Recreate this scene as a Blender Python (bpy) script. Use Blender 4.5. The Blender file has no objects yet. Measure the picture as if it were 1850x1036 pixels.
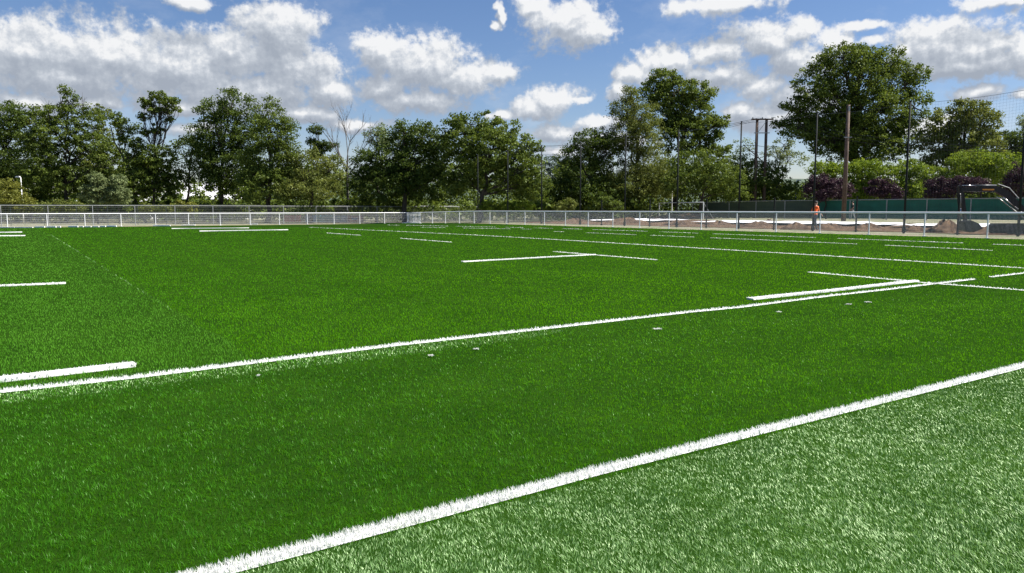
import bpy, bmesh, math, random
import numpy as np
from mathutils import Vector, Matrix
R = math.radians
random.seed(7); rng = np.random.default_rng(7)
scn = bpy.context.scene
C = scn.collection

# ---------------------------------------------------------------- camera
W0, H0 = 1850.0, 1036.0
F = 1370.0; CX, CY, HOR = 925.0, 518.0, 379.0
CAMZ = 1.45
PITCH = math.atan((CY-HOR)/F)
cam_d = bpy.data.cameras.new('camera'); cam = bpy.data.objects.new('camera', cam_d); C.objects.link(cam)
cam_d.sensor_width = 36; cam_d.lens = 36*F/W0; cam_d.clip_start = .05; cam_d.clip_end = 6000
cam.location = (0, 0, CAMZ); cam.rotation_euler = (math.pi/2-PITCH, 0, 0)
scn.camera = cam

def ray(px, py):
    a = (px-CX)/F; b = (CY-py)/F
    return Vector((a, math.cos(PITCH)+b*math.sin(PITCH), -math.sin(PITCH)+b*math.cos(PITCH)))
def at(px, py, Y):
    d = ray(px, py); t = Y/d.y
    return Vector((d.x*t, Y, CAMZ+d.z*t))

# ---------------------------------------------------------------- world: sky with cumulus
SUN_AZ, SUN_EL = 86.0, 52.0          # azimuth clockwise from +Y
world = bpy.data.worlds.new('World'); scn.world = world; world.use_nodes = True
nt = world.node_tree; nt.nodes.clear()
class NB:
    def __init__(s, nt): s.nt = nt; s.L = nt.links
    def n(s, t, **kw):
        nd = s.nt.nodes.new(t)
        for k, v in kw.items(): setattr(nd, k, v)
        return nd
    def put(s, sock, v):
        if isinstance(v, bpy.types.NodeSocket): s.L.new(v, sock)
        elif v is not None: sock.default_value = v
    def m(s, op, a, b=None, c=None, clamp=False):
        nd = s.n('ShaderNodeMath', operation=op, use_clamp=clamp)
        s.put(nd.inputs[0], a); s.put(nd.inputs[1], b); s.put(nd.inputs[2], c); return nd.outputs[0]
    def v(s, op, a, b=None, c=None):
        nd = s.n('ShaderNodeVectorMath', operation=op)
        s.put(nd.inputs[0], a); s.put(nd.inputs[1], b); s.put(nd.inputs[2], c)
        return nd.outputs['Value'] if op in ('LENGTH', 'DOT_PRODUCT') else nd.outputs[0]
    def noise(s, vec, scale, detail=4, rough=.5, out='Fac'):
        nd = s.n('ShaderNodeTexNoise'); s.put(nd.inputs['Vector'], vec)
        nd.inputs['Scale'].default_value = scale; nd.inputs['Detail'].default_value = detail
        nd.inputs['Roughness'].default_value = rough; return nd.outputs[out]
    def mr(s, x, a, b, c=0., d=1., smooth=False):
        nd = s.n('ShaderNodeMapRange', clamp=True)
        if smooth: nd.interpolation_type = 'SMOOTHSTEP'
        s.put(nd.inputs[0], x)
        for i, q in zip((1, 2, 3, 4), (a, b, c, d)): s.put(nd.inputs[i], q)
        return nd.outputs[0]
    def mix(s, f, a, b):
        nd = s.n('ShaderNodeMix', data_type='RGBA')
        s.put(nd.inputs[0], f); s.put(nd.inputs[6], a); s.put(nd.inputs[7], b); return nd.outputs[2]
w = NB(nt)
sky = w.n('ShaderNodeTexSky', sky_type='NISHITA'); sky.sun_disc = False
sky.sun_elevation = R(SUN_EL); sky.sun_rotation = R(SUN_AZ); sky.air_density = 1.0; sky.dust_density = .3; sky.ozone_density = 2.5
# cumulus masses: centre and radii given as bearing / elevation (degrees)
def azel(px, py):
    d = ray(px, py); return math.degrees(math.atan2(d.x, d.y)), math.degrees(math.atan2(d.z, math.hypot(d.x, d.y)))
DEG = math.degrees(1/F)
CL = [(50,95,100,48),(190,105,140,62),(330,125,130,66),(430,95,90,50),(500,55,75,55),(545,125,85,45),(430,165,190,42),(120,140,120,40),
      (590,165,50,28),(545,205,80,18),(330,195,60,16),(60,190,60,22),(160,185,60,14),
      (690,95,52,38),(770,120,95,52),(850,140,80,36),(900,135,38,20),(760,183,85,24),(690,160,50,26),
      (1020,45,72,42),(1070,55,48,34),(965,15,35,20),(902,22,9,22),(893,48,8,10),(348,4,52,12),
      (960,195,40,22),(1000,182,58,32),(1045,180,20,10),
      (1150,135,38,22),(1210,110,60,28),(1290,95,70,28),(1380,65,75,30),(1440,55,45,20),(1300,140,70,26),(1375,155,45,28),
      (1450,115,60,34),(1500,75,40,26),(1560,50,38,9),(1580,75,30,10),(1400,215,80,28),(1450,180,60,30),(1340,205,40,16),
      (1690,80,62,48),(1750,90,70,44),(1800,75,60,40),(1740,118,85,20),(1645,90,40,22),(1850,90,30,40),
      (1765,170,40,14),(1850,170,20,12),(1680,230,60,20),(1300,8,90,18),(1235,15,30,14),(1775,3,50,14),(1830,3,20,8),
      (1010,240,60,18),(1080,225,60,18),(1120,165,22,20),(1020,275,50,15),(905,205,35,12),(640,225,60,14),(360,235,60,14),(1090,260,80,20),
      (-120,120,150,60),(-260,60,120,40),(2010,60,100,40),(2120,140,140,40),(120,-120,200,50),(900,-150,160,50),(1500,-170,200,45)]
gi = w.n('ShaderNodeTexCoord').outputs['Generated']
sep = w.n('ShaderNodeSeparateXYZ'); w.put(sep.inputs[0], gi)
X, Y, Z = sep.outputs
az = w.m('DEGREES', w.m('ARCTAN2', X, Y)); el = w.m('DEGREES', w.m('ARCSINE', Z))
cmb = w.n('ShaderNodeCombineXYZ'); w.put(cmb.inputs[0], az); w.put(cmb.inputs[1], el)
P = cmb.outputs[0]
grp = bpy.data.node_groups.new('cloud_density', 'ShaderNodeTree')
grp.interface.new_socket('P', in_out='INPUT', socket_type='NodeSocketVector')
grp.interface.new_socket('D', in_out='OUTPUT', socket_type='NodeSocketFloat')
grp.interface.new_socket('B', in_out='OUTPUT', socket_type='NodeSocketFloat')
g = NB(grp); gin = g.n('NodeGroupInput').outputs[0]; gout = g.n('NodeGroupOutput')
warp = g.v('SUBTRACT', g.noise(gin, .42, 3, .6, 'Color'), (.5, .5, .5))
PW = g.v('MULTIPLY_ADD', warp, (2.0, 1.1, 0), gin)
PW = g.v('MULTIPLY', PW, (1, 1, 0))
acc = None
for (px, py, rx, ry) in CL:
    a, e = azel(px, py); ix, iy = 1/(rx*DEG), 1/(ry*DEG)
    q = g.v('MULTIPLY_ADD', PW, (ix, iy, 0), (-a*ix, -e*iy, 0))
    d = g.v('LENGTH', q)
    if acc is None: acc = d
    else:
        nd = g.n('ShaderNodeMath', operation='SMOOTH_MIN'); g.put(nd.inputs[0], acc); g.put(nd.inputs[1], d); nd.inputs[2].default_value = .25
        acc = nd.outputs[0]
base = g.m('SUBTRACT', 1.0, g.m('MINIMUM', acc, 1.9))
n1 = g.noise(gin, .5, 12, .61)
vor = g.n('ShaderNodeTexVoronoi'); vor.feature = 'SMOOTH_F1'; g.put(vor.inputs['Vector'], g.v('MULTIPLY_ADD', warp, (1.2, 1.2, 0), gin)); vor.inputs['Scale'].default_value = .55
vor.inputs['Smoothness'].default_value = .6
bil = g.m('SUBTRACT', .45, vor.outputs['Distance'])
D = g.m('ADD', g.m('MULTIPLY', g.m('SUBTRACT', g.noise(gin, 1.9, 6, .6), .5), .75), g.m('ADD', g.m('ADD', g.m('MULTIPLY', base, .8), g.m('MULTIPLY', g.m('SUBTRACT', n1, .5), 1.45)), g.m('MULTIPLY', bil, .35)))
g.put(gout.inputs[0], D); g.put(gout.inputs[1], base)
def dens(vec):
    nd = w.n('ShaderNodeGroup'); nd.node_tree = grp; w.put(nd.inputs[0], vec); return nd.outputs
o1 = dens(P); D1 = o1[0]
o2 = dens(w.v('ADD', P, (.22, .50, 0))); D2 = o2[0]
alpha = w.mr(D1, -.18, .30, 0, 1, True)
o3 = dens(w.v('ADD', P, (.5, 2.2, 0))); relief = w.m('ADD', w.m('MULTIPLY', w.m('SUBTRACT', D1, D2), .80), w.m('MULTIPLY', w.m('SUBTRACT', o1[1], o3[1]), .44))
lit = w.m('ADD', w.m('MULTIPLY', relief, 1.0), .41)
lit = w.m('SUBTRACT', lit, w.m('MULTIPLY', w.mr(D2, .15, 1.1), .26))
lit = w.m('ADD', lit, w.m('MULTIPLY', w.m('SUBTRACT', w.noise(w.v('ADD', P, (3, 7, 0)), .6, 10, .58), .5), .80), clamp=True)
ramp = w.n('ShaderNodeValToRGB'); w.put(ramp.inputs[0], lit)
cr = ramp.color_ramp; cr.elements[0].position = 0; cr.elements[0].color = (3.6, 4.05, 4.8, 1)
cr.elements[1].position = 1; cr.elements[1].color = (8.7, 8.8, 8.95, 1)
e = cr.elements.new(.42); e.color = (4.6, 5.05, 5.75, 1)
e = cr.elements.new(.70); e.color = (6.1, 6.5, 7.1, 1)
hs = w.n('ShaderNodeHueSaturation'); hs.inputs['Saturation'].default_value = 1.15; hs.inputs['Value'].default_value = 1.0; w.put(hs.inputs['Color'], sky.outputs[0])
tint = w.n('ShaderNodeMix', data_type='RGBA', blend_type='MULTIPLY'); tint.inputs[0].default_value = 1
w.put(tint.inputs[6], hs.outputs[0]); tint.inputs[7].default_value = (1.06, 1.0, 1.10, 1)
thin = w.m('MULTIPLY', w.mr(w.noise(w.v('MULTIPLY', P, (.5, 1, 1)), .22, 6, .6), .5, .8), w.mr(el, 22, 2, .1, .55))
skyc = w.mix(thin, tint.outputs[2], (7.5, 7.9, 8.6, 1))
col = w.mix(alpha, skyc, ramp.outputs[0])
bg = w.n('ShaderNodeBackground'); w.put(bg.inputs[0], col); bg.inputs[1].default_value = .0500
ow = w.n('ShaderNodeOutputWorld'); w.L.new(bg.outputs[0], ow.inputs[0])
try:
    world.cycles.sampling_method = 'MANUAL'; world.cycles.sample_map_resolution = 256
except Exception: pass

# ---------------------------------------------------------------- sun
sd = bpy.data.lights.new('sun', 'SUN'); sd.energy = 5.0; sd.angle = R(.5); sd.color = (1, .95, .87)
sun = bpy.data.objects.new('sun', sd); C.objects.link(sun)
sv = Vector((math.cos(R(SUN_EL))*math.sin(R(SUN_AZ)), math.cos(R(SUN_EL))*math.cos(R(SUN_AZ)), math.sin(R(SUN_EL))))
sun.rotation_euler = (-sv).to_track_quat('-Z', 'Y').to_euler(); sun.location = (0, 0, 30)
scn.view_settings.view_transform = 'Standard'; scn.view_settings.look = 'None'
scn.view_settings.gamma = 1; scn.view_settings.exposure = 1.05
scn.render.engine = 'CYCLES'
scn.cycles.max_bounces = 5; scn.cycles.diffuse_bounces = 2; scn.cycles.glossy_bounces = 2; scn.cycles.transmission_bounces = 3; scn.cycles.transparent_max_bounces = 4

# ---------------------------------------------------------------- frame of the pitch
AU = R(56.5)
U = Vector((math.sin(AU), math.cos(AU))); Wv = Vector((-math.cos(AU), math.sin(AU)))
UF, WF = 35.7, 74.0              # right fence line and far fence line
def uw(x, y): return x*U.x+y*U.y, x*Wv.x+y*Wv.y
def xy(u, w_): return u*U.x+w_*Wv.x, u*U.y+w_*Wv.y
def S(t): t = np.clip(t, 0, 1); return t*t*(3-2*t)
def G(x, y):
    u, w_ = uw(x, y)
    return .20*S((u-25)/10.)*S((77-w_)/20.) + .30*S((u-45)/25.)
def Gf(x, y): return float(G(x, y))
def hit(px, py):
    d = ray(px, py); z = 0.
    for _ in range(40):
        t = (z-CAMZ)/d.z; x, y = d.x*t, d.y*t; z = .5*z+.5*Gf(x, y)
    return Vector((x, y, z))

# ---------------------------------------------------------------- materials
def mat(name, col=(.5, .5, .5), rough=.6, metal=0., var=None, spec=.5, nscale=3., transl=0., bump=0., bscale=20., attr=None, matte=0.):
    m = bpy.data.materials.new(name); m.use_nodes = True; t = m.node_tree; b = NB(t)
    pr = t.nodes['Principled BSDF']; pr.inputs['Roughness'].default_value = rough; pr.inputs['Metallic'].default_value = metal
    pr.inputs['Specular IOR Level'].default_value = spec
    c4 = (*col, 1)
    if var is not None:
        if attr: fac = b.n('ShaderNodeAttribute', attribute_name=attr).outputs['Fac']
        else:
            tc = b.n('ShaderNodeTexCoord').outputs['Object']; fac = b.mr(b.noise(tc, nscale, 6, .6), .35, .65)
        cc = b.mix(fac, c4, (*var, 1)); b.L.new(cc, pr.inputs['Base Color'])
    else:
        cc = None; pr.inputs['Base Color'].default_value = c4
    if bump:
        tc = b.n('ShaderNodeTexCoord').outputs['Object']; bp = b.n('ShaderNodeBump'); bp.inputs['Strength'].default_value = bump
        bp.inputs['Distance'].default_value = .05
        b.L.new(b.noise(tc, bscale, 5, .6), bp.inputs['Height']); b.L.new(bp.outputs[0], pr.inputs['Normal'])
    surf = pr.outputs[0]
    if matte:      # dull fibre / leaf surface: diffuse with a little gloss
        df = b.n('ShaderNodeBsdfDiffuse'); b.L.new(cc, df.inputs['Color']); gl_ = b.n('ShaderNodeBsdfGlossy'); gl_.inputs['Roughness'].default_value = rough
        b.L.new(b.mix(.7, cc, (.5, .52, .46, 1)), gl_.inputs['Color'])
        mm = b.n('ShaderNodeMixShader'); mm.inputs[0].default_value = matte; b.L.new(df.outputs[0], mm.inputs[1]); b.L.new(gl_.outputs[0], mm.inputs[2]); surf = mm.outputs[0]
    if not transl and matte: b.L.new(surf, t.nodes['Material Output'].inputs[0])
    if transl:
        tr = b.n('ShaderNodeBsdfTranslucent')
        hs = b.n('ShaderNodeHueSaturation'); hs.inputs['Hue'].default_value = .485; hs.inputs['Saturation'].default_value = 1.05; hs.inputs['Value'].default_value = 1.5
        if cc: b.L.new(cc, hs.inputs['Color'])
        else: hs.inputs['Color'].default_value = c4
        b.L.new(hs.outputs[0], tr.inputs['Color'])
        mx = b.n('ShaderNodeMixShader'); mx.inputs[0].default_value = transl
        b.L.new(surf, mx.inputs[1]); b.L.new(tr.outputs[0], mx.inputs[2])
        b.L.new(mx.outputs[0], t.nodes['Material Output'].inputs[0])
    return m
M = {}
M['white'] = mat('white_paint', (.86, .87, .88), .4, var=(.80, .81, .82), nscale=2)
M['galv'] = mat('galvanised_steel', (.34, .355, .36), .6, .2, var=(.24, .25, .26), nscale=4)
M['wire'] = mat('galvanised_wire', (.74, .75, .76), .5, .1)
M['fencewire'] = mat('weathered_wire', (.16, .17, .17), .7)
M['greenmetal'] = mat('dark_green_metal', (.015, .03, .025), .5)
M['darkpole'] = mat('dark_grey_green_metal', (.012, .015, .016), .75, spec=.15, var=(.018, .022, .022))
M['net'] = mat('net_cord', (.02, .03, .04), .8)
M['cloth'] = mat('green_windscreen', (.006, .085, .062), .75, var=(.010, .12, .085), nscale=1.2, bump=.2, bscale=6)
M['clothgrey'] = mat('faded_windscreen', (.04, .065, .05), .8, var=(.06, .085, .06), nscale=1.2, bump=.2, bscale=6)
M['wood'] = mat('brown_wood', (.13, .085, .06), .85, var=(.07, .045, .035), nscale=2)
M['bark'] = mat('bark', (.06, .05, .04), .9, var=(.03, .025, .02), nscale=5, bump=.4)
M['deadbark'] = mat('grey_bark', (.15, .14, .13), .9, var=(.09, .08, .075), nscale=4)
M['soil'] = mat('soil', (.15, .10, .065), .95, var=(.055, .036, .027), nscale=2.6, bump=1., bscale=9, matte=.001)
M['sheet'] = mat('white_geotextile', (.80, .81, .84), .7, var=(.72, .73, .76), nscale=1.5, bump=.3, bscale=3)
M['wall'] = mat('white_render', (.72, .72, .72), .8, var=(.6, .6, .6), nscale=.6)
M['roof'] = mat('pale_roof', (.78, .78, .80), .6, var=(.66, .66, .68), nscale=.5)
M['glass'] = mat('dark_glass', (.02, .025, .03), .1)
M['black'] = mat('black_paint', (.008, .008, .009), .45, var=(.014, .014, .014), spec=.3)
M['rubber'] = mat('black_rubber', (.02, .02, .02), .8)
M['grey'] = mat('grey_paint', (.12, .125, .13), .4)
M['chrome'] = mat('cylinder_steel', (.6, .6, .6), .2, .9)
M['orange'] = mat('orange_vest', (.9, .16, .03), .7)
M['amber'] = mat('orange_decal', (.75, .28, .02), .5)
M['skin'] = mat('skin', (.42, .25, .18), .6)
M['hair'] = mat('dark_hair', (.012, .01, .01), .7)
M['trousers'] = mat('blue_grey_trousers', (.06, .075, .10), .9)
M['darkshirt'] = mat('black_shirt', (.015, .015, .018), .9)
M['greytrousers'] = mat('pale_grey_trousers', (.35, .36, .38), .9)
M['lamp'] = mat('lamp_head_white', (.75, .76, .77), .35)
M['blue'] = mat('blue_plastic', (.03, .16, .40), .5); M['red'] = mat('red_plastic', (.38, .05, .035), .5)
M['teal'] = mat('teal_plastic', (.04, .25, .30), .5)

def turfmat(name, c1, c2, rough, matte, transl):
    return mat(name, c1, rough, var=c2, transl=transl, attr='rnd', matte=matte)
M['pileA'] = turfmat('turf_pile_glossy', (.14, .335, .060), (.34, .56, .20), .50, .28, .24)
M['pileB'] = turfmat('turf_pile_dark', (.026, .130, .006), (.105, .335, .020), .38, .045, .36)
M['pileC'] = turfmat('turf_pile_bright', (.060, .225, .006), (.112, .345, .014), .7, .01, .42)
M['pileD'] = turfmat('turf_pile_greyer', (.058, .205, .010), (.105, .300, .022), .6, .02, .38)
M['pileW'] = turfmat('white_turf_pile', (.80, .80, .78), (.60, .62, .58), .6, .01, .25)
M['backing'] = mat('turf_backing', (.012, .036, .004), .9, var=(.018, .05, .005), nscale=1.1, matte=.001)
M['whiteback'] = mat('white_turf_base', (.70, .71, .70), .8)

# ---------------------------------------------------------------- mesh helpers
def npmesh(name, V, quads=None, tris=None, mats=(), qm=None, tm=None, rnd=None, smooth=False):
    me = bpy.data.meshes.new(name)
    nq = 0 if quads is None else len(quads); ntr = 0 if tris is None else len(tris)
    me.vertices.add(len(V)); me.vertices.foreach_set('co', np.asarray(V, np.float32).ravel())
    idx = []
    if nq: idx.append(np.asarray(quads, np.int32).ravel())
    if ntr: idx.append(np.asarray(tris, np.int32).ravel())
    idx = np.concatenate(idx); me.loops.add(len(idx)); me.loops.foreach_set('vertex_index', idx)
    me.polygons.add(nq+ntr)
    ls = np.concatenate([np.arange(nq)*4, nq*4+np.arange(ntr)*3]).astype(np.int32)
    me.polygons.foreach_set('loop_start', ls)
    for m_ in mats: me.materials.append(m_)
    if qm is not None or tm is not None:
        mi = np.concatenate([qm if nq else np.zeros(0, int), tm if ntr else np.zeros(0, int)]).astype(np.int32)
        me.polygons.foreach_set('material_index', mi)
    if smooth: me.polygons.foreach_set('use_smooth', np.ones(nq+ntr, bool))
    me.update(calc_edges=True)
    if rnd is not None:
        a = me.attributes.new('rnd', 'FLOAT', 'POINT'); a.data.foreach_set('value', np.asarray(rnd, np.float32))
    return me
def link(name, me, parent=None, loc=None):
    o = bpy.data.objects.new(name, me); C.objects.link(o)
    if parent is not None: o.parent = parent
    if loc is not None: o.location = loc
    return o
def tag(o, label=None, cat=None, group=None, kind=None):
    if label: o['label'] = label
    if cat: o['category'] = cat
    if group: o['group'] = group
    if kind: o['kind'] = kind
    return o
def thing(name, label, cat, loc=(0, 0, 0), rz=0, group=None):
    o = bpy.data.objects.new(name, None); C.objects.link(o); o.location = loc; o.rotation_euler = (0, 0, rz)
    o.empty_display_size = .3
    return tag(o, label, cat, group)
class MB:
    """collects boxes, tubes and prisms into ONE mesh"""
    def __init__(s): s.v = []; s.f = []
    def add(s, vs, fs):
        b = len(s.v); s.v += [tuple(q) for q in vs]; s.f += [tuple(i+b for i in q) for q in fs]
    def box(s, c, d, rz=0., rot=None):
        c = Vector(c); h = Vector(d)/2; m_ = rot if rot is not None else Matrix.Rotation(rz, 3, 'Z')
        vs = [c+m_@Vector((h.x*i, h.y*j, h.z*k)) for i in (-1, 1) for j in (-1, 1) for k in (-1, 1)]
        s.add(vs, [(0, 1, 3, 2), (4, 6, 7, 5), (0, 4, 5, 1), (2, 3, 7, 6), (0, 2, 6, 4), (1, 5, 7, 3)])
    def tube(s, pts, rad, n=6, cap=True):
        pts = [Vector(p) for p in pts]; rad = rad if isinstance(rad, (list, tuple)) else [rad]*len(pts)
        rings = []; prev = None
        for i, p in enumerate(pts):
            t = (pts[min(i+1, len(pts)-1)]-pts[max(i-1, 0)]).normalized()
            a = prev if prev is not None and abs(prev.dot(t)) < .95 else (Vector((1, 0, 0)) if abs(t.x) < .8 else Vector((0, 1, 0)))
            x = (a-t*a.dot(t)).normalized(); y = t.cross(x); prev = x
            rings.append([p+(x*math.cos(2*math.pi*k/n)+y*math.sin(2*math.pi*k/n))*rad[i] for k in range(n)])
        vs = [q for r in rings for q in r]; fs = []
        for i in range(len(rings)-1):
            for k in range(n):
                k2 = (k+1) % n; fs.append((i*n+k, i*n+k2, (i+1)*n+k2, (i+1)*n+k))
        if cap: fs.append(tuple(range(n-1, -1, -1))); fs.append(tuple((len(rings)-1)*n+k for k in range(n)))
        s.add(vs, fs)
    def prism(s, poly, y0, y1):
        """poly = (x,z) outline, extruded along y"""
        n = len(poly); vs = [(x, y0, z) for x, z in poly]+[(x, y1, z) for x, z in poly]
        fs = [tuple(range(n)), tuple(range(2*n-1, n-1, -1))]+[(i, i+n, (i+1) % n+n, (i+1) % n) for i in range(n)]
        s.add(vs, fs)
    def build(s, name, m_, parent=None, loc=None, bevel=0, smooth=False):
        me = bpy.data.meshes.new(name); me.from_pydata(s.v, [], s.f); me.materials.append(m_)
        bm = bmesh.new(); bm.from_mesh(me); bmesh.ops.recalc_face_normals(bm, faces=bm.faces)
        if bevel: bmesh.ops.bevel(bm, geom=bm.edges[:], offset=bevel, segments=2, affect='EDGES', clamp_overlap=True)
        bm.to_mesh(me); bm.free()
        if smooth:
            for p in me.polygons: p.use_smooth = True
        me.update()
        return link(name, me, parent, loc)

# ---------------------------------------------------------------- ground sheet
def grid_mesh(name, us, ws, zoff, m_):
    us = np.asarray(us, float); ws = np.asarray(ws, float)
    UU, WW = np.meshgrid(us, ws, indexing='ij')
    x = UU*U.x+WW*Wv.x; y = UU*U.y+WW*Wv.y; z = G(x, y)+zoff
    V = np.stack([x, y, z], -1).reshape(-1, 3)
    a, b = len(us), len(ws); i, j = np.meshgrid(np.arange(a-1), np.arange(b-1), indexing='ij')
    q = np.stack([i*b+j, (i+1)*b+j, (i+1)*b+j+1, i*b+j+1], -1).reshape(-1, 4)
    me = npmesh(name, V, quads=q, mats=[m_], smooth=True); return link(name, me)
gm = bpy.data.materials.new('dry_ground'); gm.use_nodes = True; b = NB(gm.node_tree); pr = gm.node_tree.nodes['Principled BSDF']
tc = b.n('ShaderNodeTexCoord').outputs['Object']
f1 = b.mr(b.noise(tc, .5, 9, .75), .42, .58); f2 = b.mr(b.noise(tc, 4., 6, .7), .35, .65)
cA = b.mix(f2, (.08, .115, .035, 1), (.19, .19, .10, 1)); cB = b.mix(f2, (.16, .14, .09, 1), (.30, .27, .19, 1))
b.L.new(b.mix(f1, cA, cB), pr.inputs['Base Color']); pr.inputs['Roughness'].default_value = .95
bp = b.n('ShaderNodeBump'); bp.inputs['Strength'].default_value = .8; bp.inputs['Distance'].default_value = .06; b.L.new(b.noise(tc, 12, 5, .7), bp.inputs['Height']); b.L.new(bp.outputs[0], pr.inputs['Normal'])
us = list(np.linspace(-3000, -120, 6))+list(np.arange(-100, 141, 4.))+list(np.linspace(200, 3000, 6))
ws = list(np.linspace(-3000, -120, 6))+list(np.arange(-100, 181, 4.))+list(np.linspace(220, 3000, 6))
tag(grid_mesh('ground', us, ws, -.06, gm), kind='structure')
# turf carpet
TU0, TU1, TW0, TW1 = -75., UF-.15, -14., WF-1.3
tag(grid_mesh('pitch', np.append(np.arange(TU0, TU1, 1.5), TU1), np.append(np.arange(TW0, TW1, 1.5), TW1), 0., M['backing']), kind='structure')

# ---------------------------------------------------------------- pitch lines (pixel measurements taken to the ground plane)
def gp(px, py):
    v = hit(px, py); return (v.x, v.y)
def ext(a, b_, k):     # extend a->b past b by k metres
    d = Vector((b_[0]-a[0], b_[1]-a[1])).normalized(); return (b_[0]+d.x*k, b_[1]+d.y*k)
LINES = []
def L(pts, wd=.10, raised=0., label=None, name='pitch_line', e0=0, e1=0, gaps=None):
    P_ = [gp(*p) for p in pts]
    if e0: P_ = [ext(P_[1], P_[0], e0)]+P_
    if e1: P_ = P_+[ext(P_[-2], P_[-1], e1)]
    LINES.append(dict(P=P_, w=wd, r=raised, label=label, name=name, gaps=gaps))
L([(392, 1036), (1080, 853.5), (1850, 661.5)], .098, e0=3, e1=10)
L([(0, 709), (250, 682), (460, 656), (720, 624), (980, 595), (1250, 564), (1335, 556), (1500, 535), (1600, 524), (1690, 513), (1760, 505)], .10, e0=5)
L([(1790, 501), (1850, 494)], .10, e1=6)
L([(558, 411), (857, 425), (981, 432), (1100, 439), (1450, 460), (1850, 485)], .12, e1=12)
L([(700, 407), (1000, 413), (1150, 417.6), (1400, 427), (1600, 434.3), (1850, 443.8)], .075, e1=6, gaps=.12)
L([(1000, 418.5), (1150, 424.5), (1380, 434), (1598, 443.5), (1793, 453)], .07, gaps=.2)
L([(760, 411), (960, 414.5)], .10, gaps=.5)
L([(1460, 492), (1690, 513), (1850, 525)], .10, e1=3)
L([(1000, 455), (1186, 470)], .11)
L([(723, 431), (816, 438)], .11)
L([(590, 421.3), (652, 425.6)], .11)
GR = 'white turf strips lying loose on the green carpet'
L([(-60, 697), (0, 690), (243, 662)], .13,   .032, 'loose white turf strip lying beside the long line at the left edge', 'turf_strip')
L([(-40, 520), (0, 518), (119, 513)], .13, .022, 'short white turf strip alone on green carpet, far left, mid distance', 'turf_strip')
L([(835, 474), (1075, 461)], .13, .022, 'white turf strip meeting a thin crossing line in the centre of the pitch', 'turf_strip')
L([(1355, 542), (1500, 527), (1655, 509)], .15, .025, 'fluffy white turf strip lying just above the line crossing at right', 'turf_strip')
L([(360, 418.5), (520, 416)], .20, .05, 'long far white turf strip before the far railing, nearest of the far strips', 'turf_strip')
L([(310, 413.8), (450, 412.6)], .20, .05, 'farthest white turf strip, just in front of far white railing', 'turf_strip')
L([(-30, 427.5), (45, 426.8)], .22, .05, 'lower of two short white turf strips at far left edge', 'turf_strip')
L([(-30, 421.3), (40, 420.3)], .22, .05, 'upper of two short white turf strips at far left edge', 'turf_strip')

NB_ = 860000
YMIN, YMAX = 2.0, 62.
def dens_at(Yv):       # blades per square metre at depth Y
    Z_ = 2*(YMIN**-.5-YMAX**-.5)
    return NB_*Yv**-1.5/Z_/(1.6*Yv+3)
def blades(x, y, z0, h, wd, lx, ly, yaw):
    """5-vertex bent blades; lean vector (lx,ly) is horizontal tip offset / height"""
    n = len(x); dx = np.cos(yaw)*wd/2; dy = np.sin(yaw)*wd/2
    hz = h/np.sqrt(1+lx*lx+ly*ly)
    V = np.empty((n, 5, 3), np.float32)
    for k, (s, t, ww) in enumerate(((0, -1, 1), (0, 1, 1), (.55, 1, .8), (.55, -1, .8), (1, 0, 0))):
        bend = s*s*.8+s*.2
        V[:, k, 0] = x+t*ww*dx+lx*hz*bend; V[:, k, 1] = y+t*ww*dy+ly*hz*bend; V[:, k, 2] = z0+hz*(s if s < 1 else .95)
    b0 = np.arange(n)*5
    return V.reshape(-1, 3), np.stack([b0, b0+1, b0+2, b0+3], -1), np.stack([b0+3, b0+2, b0+4], -1)
def vnoise(x, y, s, seed=0):
    """smooth value noise"""
    r = np.random.default_rng(seed); T = r.random((257, 257)); X_ = x/s+900.3; Y_ = y/s+900.7
    i = np.floor(X_).astype(int); j = np.floor(Y_).astype(int); fx = S(X_-i); fy = S(Y_-j)
    a = T[i % 256, j % 256]; b_ = T[(i+1) % 256, j % 256]; c = T[i % 256, (j+1) % 256]; d = T[(i+1) % 256, (j+1) % 256]
    return (a*(1-fx)+b_*fx)*(1-fy)+(c*(1-fx)+d*fx)*fy
def seg_dist(x, y, P_):
    best = np.full(x.shape, 1e9)
    for (ax, ay), (bx, by) in zip(P_[:-1], P_[1:]):
        dx, dy = bx-ax, by-ay; t = np.clip(((x-ax)*dx+(y-ay)*dy)/(dx*dx+dy*dy), 0, 1)
        best = np.minimum(best, np.hypot(x-ax-t*dx, y-ay-t*dy))
    return best
u_s = rng.random(NB_); Yv = (YMIN**-.5-u_s*(YMIN**-.5-YMAX**-.5))**-2
Xv = (rng.random(NB_)*2-1)*(.8*Yv+1.5)
uu, wwv = uw(Xv, Yv)
keep = (uu > TU0) & (uu < TU1) & (wwv < TW1) & (wwv > TW0)
for ln in LINES[:4]+LINES[7:15]:
    keep &= (seg_dist(Xv, Yv, ln['P']) > ln['w']*.5) | (rng.random(NB_) < .10)
Xv, Yv, uu, wwv = Xv[keep], Yv[keep], uu[keep], wwv[keep]; n = len(Xv)
l1 = [LINES[0]['P'][0], LINES[0]['P'][-1]]; l2 = [LINES[1]['P'][0], LINES[1]['P'][-1]]
def side(x, y, l):
    (ax, ay), (bx, by) = l; return ((bx-ax)*(y-ay)-(by-ay)*(x-ax))/math.hypot(bx-ax, by-ay)
s1 = side(Xv, Yv, l1); s2 = side(Xv, Yv, l2)
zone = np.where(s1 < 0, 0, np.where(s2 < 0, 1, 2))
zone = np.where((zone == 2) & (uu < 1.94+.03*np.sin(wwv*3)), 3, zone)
patch = vnoise(Xv, Yv, .9, 1)*.6+vnoise(Xv, Yv, .28, 2)*.4
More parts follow.
